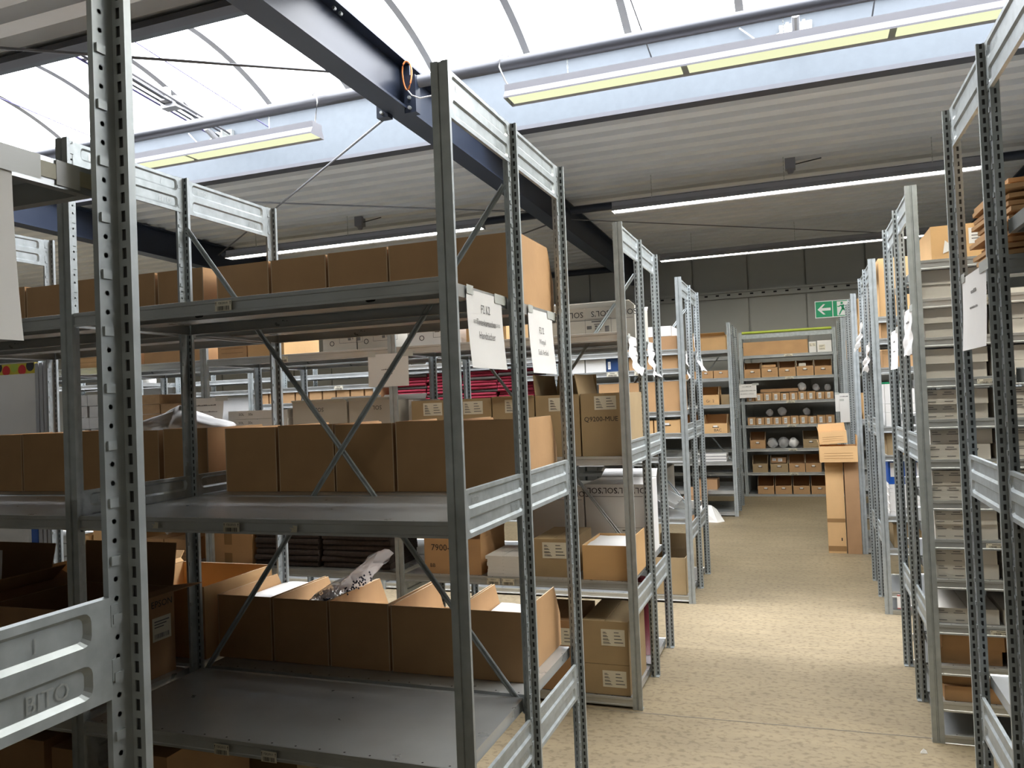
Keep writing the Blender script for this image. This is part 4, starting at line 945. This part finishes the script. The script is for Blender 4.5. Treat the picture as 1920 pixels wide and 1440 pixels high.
# ------------------------------------------------------------------ paper signs
def sign(label, P0, side, wd, h, lines_, curl=.012, seed=0, tape=('t',), strike=None, crumple=0.0, cat='sign', name='paper_sign', group='paper signs on the racks', notch=0):
    """sheet hung by its top edge; P0 = top-left corner as read, side: 'r' faces +X, 'l' faces -X, 'f' faces the camera side (-Y)"""
    rr = random.Random(seed); ph = [rr.uniform(0, 6.28) for _ in range(4)]
    def fn(u, v, off=0.0):                              # u right 0..wd, v up (0 at top, negative down)
        f = -v / h
        n = curl * f * f + crumple * .5 * (math.sin(9 * u / wd + ph[0] + 7 * f) * .5 + .6 * math.sin(17 * f + ph[1] + 4 * u / wd)) * min(1, 2 * f) + off + .0015
        n = max(n, off + .0012)
        if side == 'r': return (n, u, v)
        if side == 'l': return (-n, -u, v)
        return (u, -n, v)
    if side == 'r' and P0[1] > 1:
        q = (XL - .0245) / (XL + .0265); P0 = (XL - .0245, P0[1] * q, 1.599 + (P0[2] - 1.599) * q); wd *= q; h *= q
        lines_ = [(a, b * q, c * q, d) for a, b, c, d in lines_] if lines_ else None; strike = (strike[0], strike[1], strike[2] * q) if strike else None
    t = thing(name, label, cat, P0, 0, group)
    N = 12; mb = MB()
    vs = []
    for i in range(N + 1):
        for j in range(N + 1):
            u, v = wd * i / N, -h * j / N
            if crumple and j == N: v += .008 * math.sin(i * 1.3 + ph[2]) * (crumple / .03)
            vs.append(fn(u, v))
    mb.add(vs, [(i * (N + 1) + j, i * (N + 1) + j + 1, (i + 1) * (N + 1) + j + 1, (i + 1) * (N + 1) + j) for i in range(N) for j in range(N)])
    mb.build('sheet', 'paper', t, smooth=True)
    if lines_:
        for (txt, cy, size, sx) in lines_:
            if txt[0] == '#':                            # writing too faint to read in the photograph: plain strokes
                lb = MB(); n = len(txt); step = size * .62; u0 = wd / 2 - step * n / 2; rq = random.Random(n + seed)
                for k in range(n): line(lb, lambda u, v: fn(u, v, .0012), u0 + step * k, cy - size * .12, u0 + step * (k + .85), cy + size * rq.choice((.06, .12, .2)))
                lb.build('faint_print', 'grey_ink', t)['kind'] = 'stuff'; continue
            text_on(MB(), txt, size, lambda u, v: fn(u, v, .0012), wd / 2, cy, sx=sx).build('lettering', 'grey_ink', t)
        if strike:
            mb = MB()
            for k in range(5): line(mb, lambda u, v: fn(u, v, .0016), wd * strike[0], strike[2] + .0022 * (k - 2), wd * strike[1], strike[2] + .0022 * (k - 2) + .0008)
            mb.build('strike_lines', 'grey_ink', t)
    if 't' in tape:
        for (u0, u1, up, dn) in ((-.0, .05, .012, -.014), (wd * .78, wd * 1.12, .010, -.020)): MB().add([fn(u0, dn, .002), fn(u1, dn, .002), fn(u1, up, .002), fn(u0, up, .002)], [(0, 1, 2, 3)]).build('tape', 'ctape', t)
    return t
XS = XL + .0265
sign('white sign on the front rack end, heading and struck-out line above handwriting', (XS, 1.952, 1.905), 'r', .265, .213, [('F2 K2', -.048, .034, .85), ('Tintenkartuschen', -.086, .026, .78), ('Handtücher', -.122, .030, .85)], .012, 1, strike=(.14, .90, -.086))
sign('white sign on the front rack end, right one of the two beside the aisle', (XS, 2.462, 1.902), 'r', .265, .214, [('F2 I2', -.068, .032, .85), ('Wimpel', -.107, .026, .85), ('Subli Artikel', -.143, .026, .85)], .012, 2)
sign('crumpled white sign on the second rack end, left one', (XS, 4.06, 1.912), 'r', .33, .200, [('#####', -.05, .03, .9), ('########', -.10, .03, .9), ('#######', -.14, .03, .9)], .03, 3, crumple=.03)
sign('crumpled white sign on the second rack end, right one', (XS, 4.60, 1.912), 'r', .36, .200, [('#####', -.05, .03, .9), ('######', -.10, .03, .9)], .03, 4, crumple=.03)
sign('crumpled white sign on the third rack end, near one', (XS, 6.21, 1.92), 'r', .30, .21, None, .02, 5, crumple=.035)
sign('curled white sign hanging high on the third rack end, far one', (XS, 6.74, 2.09), 'r', .27, .30, None, .06, 6, crumple=.03)
sign('white sheet hanging on the nearest rack shelf at the left edge', (XS - .01, .36, 1.905), 'r', .30, .215, None, .012, 7)
XRS = XR - .0265
sign('white sign on the nearest right-hand rack end', (XRS, 2.75, 1.915), 'l', .33, .22, [('####', -.055, .03, .85), ('########', -.10, .022, .9)], .008, 8)
sign('white sign on the second right-hand rack end, near one', (XRS, 4.22, 1.945), 'l', .29, .21, [('####', -.06, .03, .85)], .01, 9, crumple=.012)
sign('white sign on the second right-hand rack end, far one', (XRS, 4.85, 1.89), 'l', .34, .205, [('####', -.06, .03, .85), ('######', -.11, .025, .9)], .008, 10)
sign('crumpled white sign on the third right-hand rack end, near one', (XRS, 6.66, 1.91), 'l', .36, .20, None, .03, 11, crumple=.035)
sign('crumpled white sign on the third right-hand rack end, far one', (XRS, 7.2, 2.12), 'l', .36, .22, None, .05, 12, crumple=.04)
sign('pale blank sheet hanging behind the second rack upright', (-2.345, A2 + .001, 1.898), 'f', .26, .188, [('########', -.09, .018, .9), ('#####', -.115, .018, .9)], .004, 13)
sign('white sheet with two printed lines standing at the second rack, left of upright', (-3.60, A2 - .06, 1.693), 'f', .275, .18, [('############', -.045, .022, .9), ('##############', -.085, .022, .9)], .03, 14)
sign('rounded white sheet on the left post of the cross rack', (-.93, 12.64, 1.71), 'f', .28, .21, [('#######', -.04, .03, 1), ('#################', -.10, .025, .9), ('#############', -.15, .025, .9)], .02, 15)
sign('upper white sheet on the farthest right-hand rack post', (.372, B5 - .03, 1.53), 'f', .20, .22, [('#####', -.04, .03, 1)], .01, 16)
sign('lower white sheet on the farthest right-hand rack post', (.42, B5 - .055, 1.45), 'f', .17, .27, None, .01, 17)
# paper roll sheet leaning in the left dark carton
def roll_sheet():
    t = thing('curled_sheet', 'curled pale sheet standing in the open carton at the left edge', 'sheet', (-2.98, 2.02, .87))
    mb = MB(); N = 10; vs = []
    for i in range(N + 1):
        for j in range(7):
            a = i / N; u = -.25 + .40 * a; v = .30 * j / 6
            vs.append((u + .02 * math.sin(j * .5), .10 * (a - .4) ** 2 * 4 - .05 + .03 * (j / 6) ** 2, v - .05 * a * (j / 6)))
    mb.add(vs, [(i * 7 + j, (i + 1) * 7 + j, (i + 1) * 7 + j + 1, i * 7 + j + 1) for i in range(N) for j in range(6)]).build('sheet', 'paper', t, smooth=True)
roll_sheet()
# tape on the nearest shelf edge, floor scrap
def near_bits():
    rk = rack0
    MB().box(0, 0, 0, .001, .30, .020).build('tape', 'ytape', rk, (-.0255 + .0, .80, 1.905)); MB().box(0, 0, 0, .0012, .035, .032).build('tape', 'ctape', rk, (-.0252, 1.0, 1.899))
near_bits()
o = MB().add([(0, 0, 0), (.03, .004, 0), (.026, .022, .006), (.004, .02, 0), (.014, .01, .018)], [(0, 1, 4), (1, 2, 4), (2, 3, 4), (3, 0, 4), (3, 2, 1, 0)]).build('paper_scrap', 'paper', None, (.41, 3.86, .001)); tag(o, 'tiny white paper scrap on the floor by the second right-hand rack', 'scrap')
